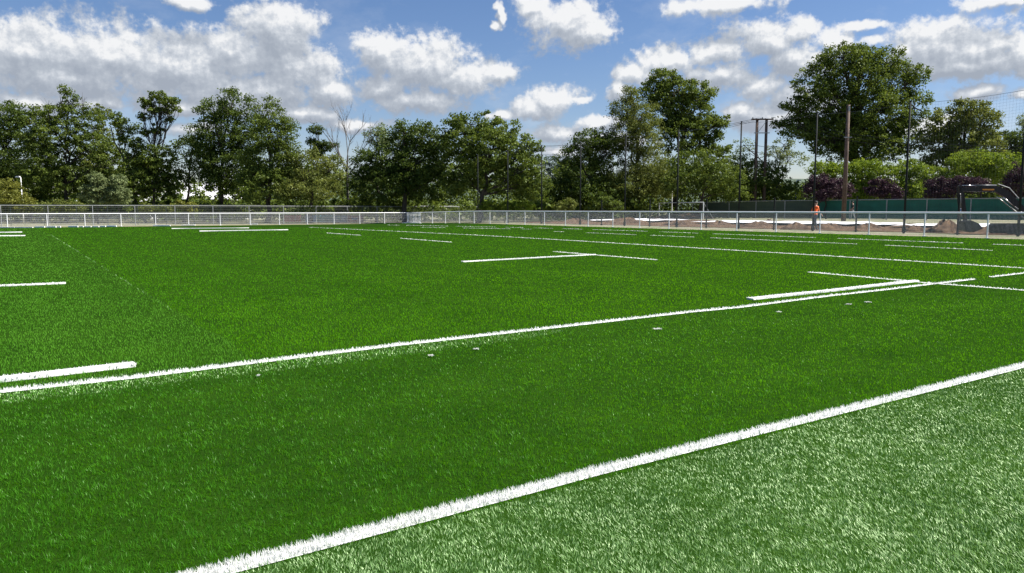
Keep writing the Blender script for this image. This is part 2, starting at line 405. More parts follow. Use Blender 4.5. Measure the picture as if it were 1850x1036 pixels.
patch2 = vnoise(uu*.25, wwv, .5, 3); tuft = vnoise(Xv, Yv, .035, 11); big = vnoise(Xv, Yv, 2.6, 12); crest = np.exp(-((s2+.35)/.28)**2)*(zone == 1)*np.clip((6.5-uu)/4, 0, 1)
h = (.022+.011*rng.random(n))*np.where(zone == 0, .72, 1)*(.80+.3*patch)*np.where(zone == 2, 1, .65+.6*tuft)
wd = np.maximum(.0019, .00062*Yv)*(.6+.8*rng.random(n))
h = np.where(Yv > 20, h*(1+.012*(Yv-20)), h)
ang = rng.random(n)*2*np.pi; jit = rng.random(n)*np.select([zone == 0, zone == 1], [1.3, 1.05], .55)
lx = np.cos(ang)*jit; ly = np.sin(ang)*jit
# pile direction of each roll
# A: laid over, away from the viewer; B: combed towards the viewer; C/D nearly upright
A_l = .35+.9*patch
lx += np.select([zone == 0, zone == 1, zone == 2, zone == 3], [A_l*Wv.x*.9+.25*A_l, -.22*Wv.x, .10*np.sin(uu*1.57)*U.x, .35*Wv.x])
ly += np.select([zone == 0, zone == 1, zone == 2, zone == 3], [A_l*Wv.y*.9, -.22*Wv.y, .10*np.sin(uu*1.57)*U.y, .35*Wv.y])
lx += crest*1.0*Wv.x; ly += crest*1.0*Wv.y
lx += (vnoise(Xv, Yv, .04, 15)-.5)*1.3*(zone < 2); ly += (vnoise(Xv, Yv, .04, 16)-.5)*1.3*(zone < 2)
swirl = (vnoise(Xv, Yv, .12, 5)-.5)*1.0; lx += swirl*np.where(zone == 0, 1, .4); ly += (vnoise(Xv, Yv, .12, 6)-.5)*np.where(zone == 0, 1, .4)
yaw = rng.random(n)*np.pi
Vb, Qb, Tb = blades(Xv, Yv, G(Xv, Yv)-.001, h, wd, lx, ly, yaw)
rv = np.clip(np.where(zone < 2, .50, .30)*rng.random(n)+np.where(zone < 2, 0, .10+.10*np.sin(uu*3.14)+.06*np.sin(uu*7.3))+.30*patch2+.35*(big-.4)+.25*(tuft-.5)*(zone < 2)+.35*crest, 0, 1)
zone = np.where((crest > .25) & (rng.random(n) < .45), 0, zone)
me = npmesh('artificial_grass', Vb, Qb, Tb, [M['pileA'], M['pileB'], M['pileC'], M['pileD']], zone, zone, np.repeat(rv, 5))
tag(link('artificial_grass', me), 'dense green artificial turf pile covering the whole pitch', 'turf', kind='stuff')

def rect_strip(P_, wd, zt):
    V = []; Q = []
    for k, p in enumerate(P_):
        a = Vector(P_[max(k-1, 0)]); b_ = Vector(P_[min(k+1, len(P_)-1)]); d = (b_-a).normalized(); nn = Vector((-d.y, d.x))*wd/2
        for s_ in (-1, 1):
            x, y = p[0]+nn.x*s_, p[1]+nn.y*s_; V.append((x, y, Gf(x, y)+zt))
        if k: i = 2*k; Q.append((i-2, i, i+1, i-1))
    return V, Q
for li, ln in enumerate(LINES):
    pts = []; P_ = ln['P']
    for a, b_ in zip(P_[:-1], P_[1:]):
        a = Vector(a); b_ = Vector(b_); m_ = max(1, int((b_-a).length/1.0)); pts += [tuple(a.lerp(b_, i/m_)) for i in range(m_)]
    pts.append(P_[-1])
    # runs (a worn or half-laid line shows as dashes)
    runs = []
    if ln['gaps']:
        acc_ = 0; cur = [pts[0]]; on = True; left = random.uniform(.6, 4)
        for p in pts[1:]:
            st = math.dist(p, cur[-1]); left -= st; cur.append(p)
            if left < 0:
                if on: runs.append(cur)
                on = not on; cur = [p]; left = random.uniform(1.5, 8)*(1 if on else ln['gaps'])
        if on and len(cur) > 1: runs.append(cur)
    else: runs = [pts]
    AV = []; AQ = []; AT = []; AR = []; off = 0; BM = []
    for run in runs:
        V, Q = rect_strip(run, ln['w']*(.86 if ln['r'] else .96), .004+ln['r'])
        AV.append(np.array(V)); AQ.append(np.array(Q)+off); off += len(V); AR.append(np.zeros(len(V))); BM.append(np.zeros(len(Q), int))
        if ln['r']:
            Vs = np.array(V).reshape(-1, 2, 3); Vd = Vs.copy(); Vd[:, :, 2] -= ln['r']+.002; nn_ = len(Vs)
            VV = np.concatenate([Vs.reshape(-1, 3)-[0, 0, .001], Vd.reshape(-1, 3)]); qs = []
            for k in range(nn_-1):
                a = 2*k
                for s_ in (0, 1): qs.append((a+s_, a+2+s_, 2*nn_+a+2+s_, 2*nn_+a+s_))
            for k in (0, nn_-1): qs.append((2*k, 2*k+1, 2*nn_+2*k+1, 2*nn_+2*k))
            AV.append(VV); AQ.append(np.array(qs)+off); off += len(VV); AR.append(np.zeros(len(VV))); BM.append(np.zeros(len(qs), int))
        for a, b_ in zip(run[:-1], run[1:]):
            ln_ = math.dist(a, b_); ym = max(2., (a[1]+b_[1])/2); cnt = int(min(45000, dens_at(ym)*1.5)*ln_*ln['w'])+3
            t = rng.random(cnt); s_ = (rng.random(cnt)-.5)*ln['w']; dx, dy = (b_[0]-a[0])/ln_, (b_[1]-a[1])/ln_
            x = a[0]+dx*t*ln_-dy*s_; y = a[1]+dy*t*ln_+dx*s_
            hh = (.022+.012*rng.random(cnt))*(.8+.4*vnoise(x, y, .06, 17)); an = rng.random(cnt)*6.28; j = rng.random(cnt)*.7
            Vq, Qq, Tq = blades(x, y, G(x, y)+.003+ln['r']*.6, hh, max(.0028, .001*ym)*(.8+.6*rng.random(cnt)), np.cos(an)*j+Wv.x*.2, np.sin(an)*j+Wv.y*.2, rng.random(cnt)*3.14)
            AV.append(Vq); AQ.append(Qq+off); AT.append(Tq+off); off += len(Vq); AR.append(np.repeat(rng.random(cnt), 5)); BM.append(np.ones(len(Qq), int))
    AT_ = np.concatenate(AT)
    me = npmesh(ln['name'], np.concatenate(AV), np.concatenate(AQ), AT_, [M['whiteback'], M['pileW']], np.concatenate(BM), np.ones(len(AT_), int), np.concatenate(AR))
    o = link(ln['name'], me)
    if ln['r']: tag(o, ln['label'], 'turf strip', GR)
    else: tag(o, kind='structure')
# carpet seams: thin pale joints between rolls
def seam(px0, px1, wd=.012):
    P_ = [gp(*px0), gp(*px1)]; cnt = 60; a, b_ = Vector(P_[0]), Vector(P_[1])
    pts = [tuple(a.lerp(b_, i/cnt)+Vector((random.uniform(-.01, .01), 0))) for i in range(cnt+1)]
    x = np.array([p[0] for p in pts]); mb = []
    nB = 1000; t = rng.random(nB)**1.0; xs = a.x+(b_.x-a.x)*t; ys = a.y+(b_.y-a.y)*t
    ok = vnoise(xs, ys, .35, 9) > .55; xs, ys = xs[ok], ys[ok]; k = len(xs); an = rng.random(k)*6.28
    xs = xs+(rng.random(k)-.5)*.02*np.maximum(1, ys*.08)
    V, Q, T = blades(xs, ys, G(xs, ys)+.004, .042+0*xs, np.maximum(.002, .0004*ys), np.cos(an)*.5, np.sin(an)*.5, rng.random(k)*3.14)
    me = npmesh('carpet_seam', V, Q, T, [M['pileA']], np.zeros(k, int), np.zeros(k, int), np.full(len(V), .15)); tag(link('carpet_seam', me), kind='structure')
seam((92, 425), (450, 650))
# white scraps dropped on the carpet
def scrap(px, py, wpx, label):
    p = hit(px, py); k = p.y/F; wd = wpx*k
    cnt = 60; cx = rng.normal(size=5)*wd*.09; cy = rng.normal(size=5)*wd*.04; q = rng.integers(0, 5, cnt)
    x = p.x+np.clip(cx[q]+rng.normal(size=cnt)*wd*.10, -wd*.5, wd*.5); y = p.y+cy[q]+rng.normal(size=cnt)*wd*.06; an = rng.random(cnt)*6.28
    V, Q, T = blades(x-p.x, y-p.y, .012+.008*rng.random(cnt), .012+.014*rng.random(cnt), np.full(cnt, max(.003, .0011*p.y)), np.cos(an)*1.6, np.sin(an)*1.6, rng.random(cnt)*3.14)
    o = link('turf_scrap', npmesh('turf_scrap', V, Q, T, [M['pileW']], None, None, np.repeat(rng.random(cnt), 5)), None, p)
    tag(o, label, 'turf scrap', 'white offcut scraps on the carpet')
scrap(1184, 597, 32, 'white scrap on the carpet below the long line, widest of the scraps')
scrap(1408, 566, 20, 'white scrap on carpet below the fluffy white strip')
scrap(1566, 548, 26, 'flat white scrap just under the long line near the crossing')
scrap(1535, 552, 22, 'ragged white scrap left beside the flat one near the crossing')
scrap(860, 634, 22, 'small thin white scrap under the middle of the long line')
scrap(780, 646, 20, 'tiny white shred left of the small scrap under the long line')
scrap(466, 683, 8, 'tiny white fleck close under the long line at left')
scrap(1357, 417.5, 9, 'small white lump at the turf edge by the right railing')

# ---------------------------------------------------------------- railings round the pitch
def railing(name, label, p0, dirv, n, sp, style, extra_gate=False, skip=()):
    """p0 = (u,w) of the first post; dirv = +1 unit in (u,w); n bays"""
    x0, y0 = xy(*p0); root = thing(name, label, 'fence', (x0, y0, Gf(x0, y0)))
    z0 = Gf(x0, y0); pts = []
    for i in range(n+1):
        x, y = xy(p0[0]+dirv[0]*sp*i, p0[1]+dirv[1]*sp*i); pts.append(Vector((x-x0, y-y0, Gf(x, y)-z0)))
    dw = Vector(xy(*dirv)).normalized(); rz = math.atan2(dw.y, dw.x)
    mb = MB(); mb.tube([p+Vector((0, 0, 1.10)) for p in pts], .045, 8); mb.build('rail', M['white'], root, smooth=True)
    pm = MB(); pm.tube([(0, 0, -.1), (0, 0, 1.08)], .032, 8); pm.box((0, 0, .01), (.14, .14, .03)); pmesh = pm.build('post', M['white'], root, pts[0]).data
    for p in pts[1:]: link('post', pmesh, root, p)
    inf = MB(); hw = sp-.09; tk = .0045 if style == 'twin' else .003
    if style == 'twin':
        for k in range(6): inf.box((sp/2, 0, .10+k*.175), (hw, .010, .010))
        for k in range(int(hw/.05)+1): inf.box((.045+k*.05, 0, .54), (tk, tk, .90))
    else:
        for k in range(19): inf.box((sp/2, 0, .08+k*.052), (hw, tk, tk))
        for k in range(int(hw/.05)+1): inf.box((.045+k*.05, 0, .54), (tk, tk, .95))
    ime = None
    for i in range(n):
        a, b_ = pts[i], pts[i+1]
        if ime is None: o = inf.build('mesh_panel', M['wire'], root, a); ime = o.data
        else: o = link('mesh_panel', ime, root, a)
        o.rotation_euler = (0, -math.atan2(b_.z-a.z, sp), rz)
    return root
SP = 2.75
railing('railing', 'white tubular railing with horizontal wire bars across the far end of the pitch', (UF-.02, WF), (-1, 0), 26, SP, 'twin')
railing('railing', 'white tubular railing with fine mesh along the right side of the pitch', (UF, WF-.0-SP*.0), (0, -1), 25, SP, 'fine')
# pale edging and loose white blocks at the foot of the far railing
def ublock(px0, px1, py, hgt, dep, label, group='white edging pieces at the foot of the far railing'):
    a, b_ = hit(px0, py), hit(px1, py); c = (a+b_)/2; l = (b_-a).length
    mb = MB(); d = (b_-a).normalized(); k = max(1, int(l/1.2))
    for i in range(k):
        off_ = (i-(k-1)/2)*l/k; mb.box((off_, random.uniform(-.02, .02), hgt/2), (l/k-.02, dep, hgt*random.uniform(.92, 1)))
    o = mb.build('edging_piece', M['white'], None, (c.x, c.y, Gf(c.x, c.y)), bevel=.01); o.rotation_euler = (0, 0, math.atan2(d.y, d.x)); tag(o, label, 'edging', group)
EB = [(-70, 60, 412.2, .08, 'long white edging slab at the left picture edge, foot of far railing'),
      (63, 81, 411.8, .12, 'short white block right of the long slab, foot of far railing'),
      (84, 102, 411.7, .12, 'white block under the second railing post from the left'),
      (104, 110, 411.6, .12, 'smallest white block, right of second railing post from the left'),
      (123, 141, 411.0, .12, 'white tapered block before the third railing post from the left'),
      (144, 151, 411, .10, 'small white block touching the left side of third railing post'),
      (153, 165, 411, .10, 'white block under the third railing post from the left'),
      (167, 179, 411, .10, 'white block just right of the third railing post from the left'),
      (181, 191, 410.6, .11, 'fourth white block right of the tapered one, foot of railing'),
      (193, 211, 410.3, .13, 'last white block of the row before the fourth railing post'),
      (277, 308, 409, .10, 'long white slab at the foot of the fifth railing post'),
      (328, 353, 408, .10, 'long white slab at the foot of the sixth railing post'),
      (453, 466, 406.2, .10, 'small white slab at the foot of the eighth railing post')]
for a, b_, py, hg, lb in EB: ublock(a, b_, py, hg, .12, lb)
# white corner gate
x0, y0 = xy(UF-.3, WF-.35)
gt = thing('gate', 'narrow white gate panel with a bottom plate at the pitch corner', 'gate', (x0, y0, 0), math.atan2(-Wv.y, -Wv.x))
mb = MB()
for q in (0, 1.5, 3.0): mb.tube([(q, 0, .02), (q, 0, 1.06)], .03, 6)
mb.tube([(0, 0, 1.06), (3.0, 0, 1.06)], .03, 6); mb.build('gate_frame', M['white'], gt)
mb = MB(); mb.box((1.0, 0, .05), (4.2, .25, .10)); mb.build('bottom_plate', M['white'], gt)
mb = MB()
for k in range(56): mb.box((.05+k*.052, 0, .55), (.006, .006, .95))
for k in range(10): mb.box((1.5, .004, .12+k*.1), (2.95, .005, .005))
mb.build('mesh_panel', M['wire'], gt)

# ---------------------------------------------------------------- boundary fences
def panel_fence(name, label, p0, dirv, n, sp, hgt, pm_, wm_, pr_=.03, wires=True, toprail=True, cloth=None, group=None):
    x0, y0 = xy(*p0); z0 = Gf(x0, y0); root = thing(name, label, 'fence', (x0, y0, z0), 0, group)
    pts = []
    for i in range(n+1):
        x, y = xy(p0[0]+dirv[0]*sp*i, p0[1]+dirv[1]*sp*i); pts.append(Vector((x-x0, y-y0, Gf(x, y)-z0-.05)))
    dw = Vector(xy(*dirv)).normalized(); rz = math.atan2(dw.y, dw.x)
    q = MB(); q.tube([(0, 0, -.1), (0, 0, hgt+.03)], pr_, 6); me = q.build('post', pm_, root, pts[0]).data
    for p in pts[1:]: link('post', me, root, p)
    if toprail:
        q = MB(); q.tube([p+Vector((0, 0, hgt)) for p in pts], pr_*.8, 6); q.build('top_rail', pm_, root)
    if wires:
        q = MB()
        for k in range(int(hgt/.2)): q.box((sp/2, 0, .1+k*.2), (sp-.08, .006, .008))
        for k in range(int(sp/.11)): q.box((.06+k*.11, 0, hgt/2), (.005, .005, hgt-.1))
        me = None
        for i in range(n):
            if me is None: o = q.build('mesh_panel', wm_, root, pts[0]); me = o.data
            else: o = link('mesh_panel', me, root, pts[i])
            o.rotation_euler = (0, -math.atan2(pts[i+1].z-pts[i].z, sp), rz)
    if cloth:
        for i in range(n):
            cm = cloth(i)
            if cm is None: continue
            nx, nz = 14, 7; V = []; Q = []
            for a in range(nx+1):
                for c in range(nz+1):
                    s_ = a/nx; zz = .08+(hgt-.10)*c/nz-(.05*math.sin(s_*math.pi)*random.uniform(.6, 1.2) if c == nz else 0)
                    V.append((.03+(sp-.06)*s_, .03*math.sin(s_*9+i)*math.sin(c*1.3)+random.uniform(-.006, .006)+.02, zz))
            for a in range(nx):
                for c in range(nz): k = a*(nz+1)+c; Q.append((k, k+nz+1, k+nz+2, k+1))
            o = link('windscreen', npmesh('windscreen', V, quads=Q, mats=[cm], smooth=True), root, pts[i]); o.rotation_euler = (0, -math.atan2(pts[i+1].z-pts[i].z, sp), rz)
    return root
panel_fence('mesh_fence', 'grey steel panel fence with pale posts behind the far railing', (73., 79.5), (-1, 0), 40, 3.5, 1.86, M['galv'], M['fencewire'], .035)
panel_fence('mesh_fence', 'thin dark green mesh fence close behind the grey panel fence', (73., 82.5), (-1, 0), 52, 2.6, 1.95, M['greenmetal'], M['greenmetal'], .03)
panel_fence('windscreen_fence', 'steel post fence hung with green windscreen cloth beyond the soil trench', (73.5, 79.), (0, -1), 30, 4.0, 2.0, M['galv'], M['wire'], .06, wires=False,
            cloth=lambda i: M['clothgrey'] if 3 <= i < 7 else (M['cloth'] if i >= 7 else None))
# white goal in front of the windscreen fence
a_ = at(1191, 367, 92); b_ = at(1271, 367, 84)
gz = Gf(a_.x, a_.y); gl = thing('goal_frame', 'plain white goal frame standing before the dark fence right of centre', 'goal', (a_.x, a_.y, gz), math.atan2(b_.y-a_.y, b_.x-a_.x)); gw = math.hypot(b_.x-a_.x, b_.y-a_.y); gh = a_.z-gz
mb = MB(); mb.tube([(0, 0, gh), (gw, 0, gh)], .05, 8); mb.build('crossbar', M['white'], gl)
for q in (0, gw): mb = MB(); mb.tube([(q, 0, 0), (q, 0, gh+.03)], .052, 8); mb.build('post', M['white'], gl)
mb = MB(); mb.tube([(gw*.55, 1.4, 0), (gw*.55, 1.4, gh*.97)], .035, 6); mb.build('rear_support', M['galv'], gl)
mb = MB(); mb.tube([(0, 0, gh*.98), (0, 1.4, 0.02), (gw, 1.4, .02), (gw, 0, gh*.98)], .03, 6); mb.build('rear_frame', M['galv'], gl)

# ---------------------------------------------------------------- ball-stop net on tall poles
NPX = [1848-6, 1636, 1469, 1332, 1219, 1125, 1044, 975, 915, 861]
bx = []
for i in range(-1, 10):
    inv = .000547+.00007*i; z_ = 67800*inv; px = 14+1/inv; bx.append(((px-CX)/1377*z_, z_))
HN = 7.05
def pole_label(i):
    return ['black net pole wholly outside at right', 'black net pole at the right picture edge beside the excavator', 'second black net pole from the right, before the big tree',
            'third black net pole from the right, left of the brown wooden pole', 'black net pole beside the twin-legged power pylon', 'black net pole beside the white street lamp in the middle distance',
            'black net pole in front of the tall olive-green willow', 'black net pole in front of the dark round tree left of the willow', 'black net pole in the gap with bluish far trees',
            'thin black net pole before the leafy right half of the central tree', 'leftmost thin black net pole before the central tree'][i]
pme = None
for i, (x, y) in enumerate(bx):
    z0 = Gf(x, y); t = thing('net_pole', pole_label(i), 'pole', (x, y, z0), 0, 'tall black poles of the ball-stop net')
    if pme is None:
        mb = MB(); mb.tube([(0, 0, -.2), (0, 0, HN)], [.062, .048], 10); o = mb.build('shaft', M['darkpole'], t, smooth=True); pme = o.data
        mb = MB(); mb.tube([(0, 0, HN), (0, 0, HN+.05)], .06, 10); mb.box((-.07, 0, HN-.1), (.10, .05, .05)); c_me = mb.build('pole_cap', M['darkpole'], t).data
        mb = MB(); mb.tube([(0, 0, 0), (0, 0, .28)], [.11, .09], 10); f_me = mb.build('foot_sleeve', M['darkpole'], t).data
    else: link('shaft', pme, t); link('pole_cap', c_me, t); link('foot_sleeve', f_me, t)
# short posts between them
sme = None
slab = ['short dark post between the net poles, left of the excavator bucket', 'short dark post between net poles, near the second worker', 'short dark post left of the orange-vested worker',
        'short dark post right of the white street lamp', 'short dark post left of the white street lamp', 'short dark post behind the railing, under the willow']
for i in range(1, 7):
    x = (bx[i][0]+bx[i+1][0])/2; y = (bx[i][1]+bx[i+1][1])/2; z0 = Gf(x, y)
    if sme is None:
        mb = MB(); mb.tube([(0, 0, -.1), (0, 0, 2.0)], .05, 8); mb.box((0, 0, 2.02), (.11, .11, .03)); mb.box((0, 0, .02), (.2, .2, .04)); o = mb.build('short_post', M['darkpole'], None, (x, y, z0)); sme = o.data
    else: o = link('short_post', sme, None, (x, y, z0))
    tag(o, slab[i-1], 'post', 'short dark posts under the ball-stop net')
# the net
mb = MB(); nroot = thing('ball_stop_net', 'fine dark ball-stop net strung between the tall black poles', 'net', (bx[0][0], bx[0][1], Gf(*bx[0])))
o0 = Vector((bx[0][0], bx[0][1], Gf(*bx[0])))
cab = MB(); pts = []
for i in range(len(bx)-1):
    a = Vector((bx[i][0], bx[i][1], Gf(*bx[i])+HN-.08))-o0; b_ = Vector((bx[i+1][0], bx[i+1][1], Gf(*bx[i+1])+HN-.08))-o0
    cab.tube([a.lerp(b_, k/8)-Vector((0, 0, .10*4*(k/8)*(1-k/8))) for k in range(9)], .008, 4)
    if i > 1: continue
    V = []; E = []
    nx, nz = 38, 44
    for k in range(nx+1):
        p = a.lerp(b_, k/nx)-Vector((0, 0, .10*4*(k/nx)*(1-k/nx))); mb.tube([p, p-Vector((0, 0, HN-.4))], .0022, 3, False)
    for k in range(nz+1):
        mb.tube([a.lerp(b_, j/4)-Vector((0, 0, .10*4*(j/4)*(1-j/4)+k*(HN-.5)/nz)) for j in range(5)], .0022, 3, False)
mb.build('netting', M['net'], nroot); cab.build('head_cable', M['net'], nroot)

# ---------------------------------------------------------------- soil trench, geotextile
def ribbon(name, w0, w1, uf, m_, zoff, step=.5, nu=8, bumpf=None):
    V = []; Q = []; k = 0; n_ = int((w1-w0)/step)
    for i in range(n_+1):
        w_ = w0+i*step; ua, ub = uf(w_)
        for j in range(nu+1):
            s_ = j/nu; u_ = ua+(ub-ua)*s_; x, y = xy(u_, w_); z = Gf(x, y)+zoff+(bumpf(u_, w_, s_) if bumpf else 0); V.append((x, y, z))
    for i in range(n_):
        for j in range(nu): a = i*(nu+1)+j; Q.append((a, a+nu+1, a+nu+2, a+1))
    return link(name, npmesh(name, V, quads=Q, mats=[m_], smooth=True))
def vn(x, y, s_, sd): return float(vnoise(np.array([x]), np.array([y]), s_, sd)[0])
def rag(w_, sd, amp, sc=2.2): return (vn(w_, 0, sc, sd)-.5)*amp+(vn(w_, 3, sc*.3, sd)-.5)*amp*.5
tag(ribbon('soil', -40, 66, lambda w_: (42.6+rag(w_, 21, 1.6), 60.5+rag(w_, 22, 2.5)), M['soil'], -.035, .6, 14, lambda u_, w_, s_: .14*vn(u_, w_, .9, 23)*min(1, 4*min(s_, 1-s_))), kind='structure')
for (a, b_, lb) in ((-40, 28.5, 'long white geotextile sheet laid in the soil trench behind the right railing'), (29.5, 47., 'middle white geotextile sheet in the soil trench'), (52, 61, 'farthest short white geotextile sheet in the soil trench')):
    o = ribbon('geotextile_sheet', a, b_, lambda w_: (49.2+rag(w_, 31, 2.6), 55.0+rag(w_, 32, 2.4)), M['sheet'], .14, .5, 10, lambda u_, w_, s_: .10*vn(u_, w_, .8, 33))
    tag(o, lb, 'sheet', 'white sheets laid in the trench')
# soil heaps along the near edge of the trench (low spoil bank with separate heaps)
def heap(px, Y_, wpx, hgt, label):
    x = (px-CX)/1377*Y_; y = Y_; z0 = Gf(x, y); r = wpx*Y_/F/2; V = [(0, 0, hgt*1.0)]; F_ = []; nr, na = 7, 26
    ph = random.uniform(0, 6)
    for i in range(1, nr+1):
        for k in range(na):
            t = k/na*2*math.pi; rr = r*(i/nr)*(1+.18*math.sin(3*t+ph)+.08*math.sin(7*t)); f = 1-(i/nr); 
            V.append((rr*math.cos(t)+random.uniform(-.08, .08), rr*.6*math.sin(t), hgt*(f**.9)*random.uniform(.55, 1.35)-(.15 if i == nr else 0)))
    for k in range(na): F_.append((0, 1+k, 1+(k+1) % na))
    Q = [(1+i*na+k, 1+(i+1)*na+k, 1+(i+1)*na+(k+1) % na, 1+i*na+(k+1) % na) for i in range(nr-1) for k in range(na)]
    o = link('soil_heap', npmesh('soil_heap', V, quads=Q, tris=F_, mats=[M['soil']]), None, (x, y, z0)); o.rotation_euler = (0, 0, random.uniform(-.3, .3)); tag(o, label, 'soil heap', 'brown soil heaps along the trench')
heap(1712, 43, 75, .62, 'largest brown soil heap, just left of the excavator bucket')
heap(1790, 43, 70, .30, 'low soil heap right of the excavator bucket')
heap(1655, 45, 46, .30, 'low soil heap left of the largest heap')
heap(1570, 50, 60, .34, 'brown soil heap between the second worker and the orange one')
heap(1500, 50, 70, .35, 'dark soil heap just right of the orange-vested worker')
heap(1440, 50, 60, .42, 'dark soil heap left of the orange-vested worker')
heap(1370, 56, 70, .36, 'soil heap beyond the right railing, beside the small white lump')
heap(1300, 60, 60, .36, 'soil heap beneath the trench sheet, right of the white lamp')
heap(1225, 62, 50, .38, 'pale brown soil heap below the white lamp')
heap(1130, 70, 90, .5, 'soil heap beyond railing, below the willow')
heap(1240, 88, 120, .8, 'brown bank of soil in front of the goal frame')
heap(1390, 66, 30, .3, 'small mound before the greyish windscreen cloth')
heap(1040, 78, 60, .35, 'farthest small soil heap behind the right railing')

# ---------------------------------------------------------------- poles, wires, lamps
def upole(px, pyt, Y_, r, label, name='utility_pole', cat='utility pole'):
    top = at(px, pyt, Y_); z0 = Gf(top.x, top.y); hh = top.z-z0
    t = thing(name, label, cat, (top.x, top.y, z0)); mb = MB(); mb.tube([(0, 0, -.2), (0, 0, hh*.5), (0, 0, hh)], [r*1.25, r*1.1, r*.9], 10); mb.build('shaft', M['wood'], t, smooth=True)
    return t, top, hh
t, ptop, hh = upole(1533, 190, 70, .17, 'tall brown wooden utility pole in front of the big tree')
mb = MB(); mb.box((0, -.18, hh-.35), (.12, .1, .5)); mb.box((0, -.16, hh-2.9), (.7, .1, .1)); mb.build('bracket', M['galv'], t)
tA = at(1368, 217, 95); tB = at(1385, 214, 95.); zb = Gf(tA.x, tA.y)
pz = thing('power_pylon', 'twin-legged brown wooden power pylon with a crossbar left of the big tree', 'power pylon', (tA.x, tA.y, zb)); wB = tB.x-tA.x; hA = tA.z-zb
for q in (0, wB): mb = MB(); mb.tube([(q, 0, -.2), (q, 0, hA)], [.22, .17], 8); mb.build('leg', M['wood'], pz, smooth=True)
mb = MB(); mb.box((wB/2, -.2, hA+.05), (2.7, .16, .16)); mb.build('crossbar', M['wood'], pz)
mb = MB(); mb.box((wB/2, -.19, hA-1.6), (1.9, .08, .1)); mb.tube([(0, -.2, hA-1.6), (wB, -.2, hA-.1)], .03, 5); mb.build('brace', M['galv'], pz)
for q in (-.6, wB/2, wB+.6): mb = MB(); mb.tube([(q, -.2, hA+.1), (q, -.2, hA+.3)], .06, 6); mb.build('insulator', M['grey'], pz)
def wire(P0, P1, sag, label, r=.016):
    P0, P1 = Vector(P0), Vector(P1); mb = MB(); mb.tube([P0.lerp(P1, k/16)-Vector((0, 0, sag*4*(k/16)*(1-k/16)))-P0 for k in range(17)], r, 4)
    tag(mb.build('overhead_wire', M['black'], None, P0), label, 'wire', 'overhead wires strung across the right half')
for k, dz in enumerate((0, .45, .9)):
    nm = ['upper', 'middle', 'lowest'][k]
    pm_ = ptop-Vector((0, .22, 2.55+dz*.7))
    wire(at(1470, 224+6*k, 74), pm_, .1, f'{nm} of three dark wires from the third net pole to the wooden pole')
    wire(pm_, at(1990, 262+4*k, 52), .5, f'{nm} of three dark wires running right from the wooden pole')
    wire(at(1368+8*k, 214, 94.7), at(960, 262+9*k, 150), 1.2, f'{nm} of three wires running left from the twin-legged pylon', .02)
def lamp(px, pyt, Y_, side_, label):
    top = at(px, pyt, Y_); z0 = Gf(top.x, top.y); hh = top.z-z0; t = thing('street_lamp', label, 'street lamp', (top.x, top.y, z0), 0, 'white street lamps beyond the railings')
    mb = MB(); mb.tube([(0, 0, 0), (0, 0, 1.2), (0, 0, 1.25), (0, 0, hh)], [.075, .07, .05, .04], 10); mb.build('pole', M['lamp'], t, smooth=True)
    mb = MB(); mb.tube([(0, 0, hh), (side_*.10, 0, hh+.06), (side_*.2, 0, hh+.06)], .035, 8); mb.build('arm', M['lamp'], t)
    mb = MB(); mb.prism([(side_*.05, hh+.03), (side_*.12, hh+.14), (side_*.45, hh+.14), (side_*.62, hh+.05), (side_*.6, hh+.01), (side_*.1, hh-.01)], -.11, .11); mb.build('lamp_head', M['lamp'], t, bevel=.015)
lamp(37.5, 321, 86, -1, 'white street lamp at far left in front of dark trees')
lamp(1215, 325, 92, 1, 'white street lamp beside a net pole right of the willow')
lamp(1439, 327, 98, 1, 'small grey street lamp left of the purple trees')

# ---------------------------------------------------------------- house glimpsed through the left trees
def gable(px, Y_, wm, dm, hw_, hr, label, rz=0):
    x = (px-CX)/1377*Y_; z0 = 0; t = thing('house', label, 'house', (x, Y_, 0), rz)
    mb = MB(); mb.box((0, 0, hw_/2), (wm, dm, hw_)); mb.build('wall', M['wall'], t)
    mb = MB(); mb.add([(-wm/2-.3, -dm/2-.4, hw_), (wm/2+.3, -dm/2-.4, hw_), (wm/2+.3, 0, hr), (-wm/2-.3, 0, hr), (-wm/2-.3, dm/2+.4, hw_), (wm/2+.3, dm/2+.4, hw_),
                       (-wm/2-.3, -dm/2-.4, hw_-.15), (wm/2+.3, -dm/2-.4, hw_-.15), (-wm/2-.3, dm/2+.4, hw_-.15), (wm/2+.3, dm/2+.4, hw_-.15)],
                      [(0, 1, 2, 3), (3, 2, 5, 4), (6, 8, 9, 7), (0, 6, 7, 1), (4, 5, 9, 8), (0, 3, 4, 8, 6), (1, 7, 9, 5, 2)]); mb.build('roof', M['roof'], t)
    for q in (-.3, 0, .3):
        f = MB(); 
        for sx in (-1, 1): f.box((q*wm+sx*.55, -dm/2-.03, 1.5), (.08, .08, 1.2))
        for sz in (-1, 1): f.box((q*wm, -dm/2-.03, 1.5+sz*.58), (1.02, .08, .06))
        fo = f.build('window', M['white'], t); g_ = MB(); g_.box((q*wm, -dm/2-.012, 1.5), (1.0, .02, 1.08)); g_.build('pane', M['glass'], fo)
gable(385, 118, 9.5, 7, 3.0, 5.4, 'white house with a pale roof glimpsed through gaps between the left trees')
gable(215, 120, 13, 7, 2.4, 4.0, 'long low pale building half hidden behind the silvery shrubs')

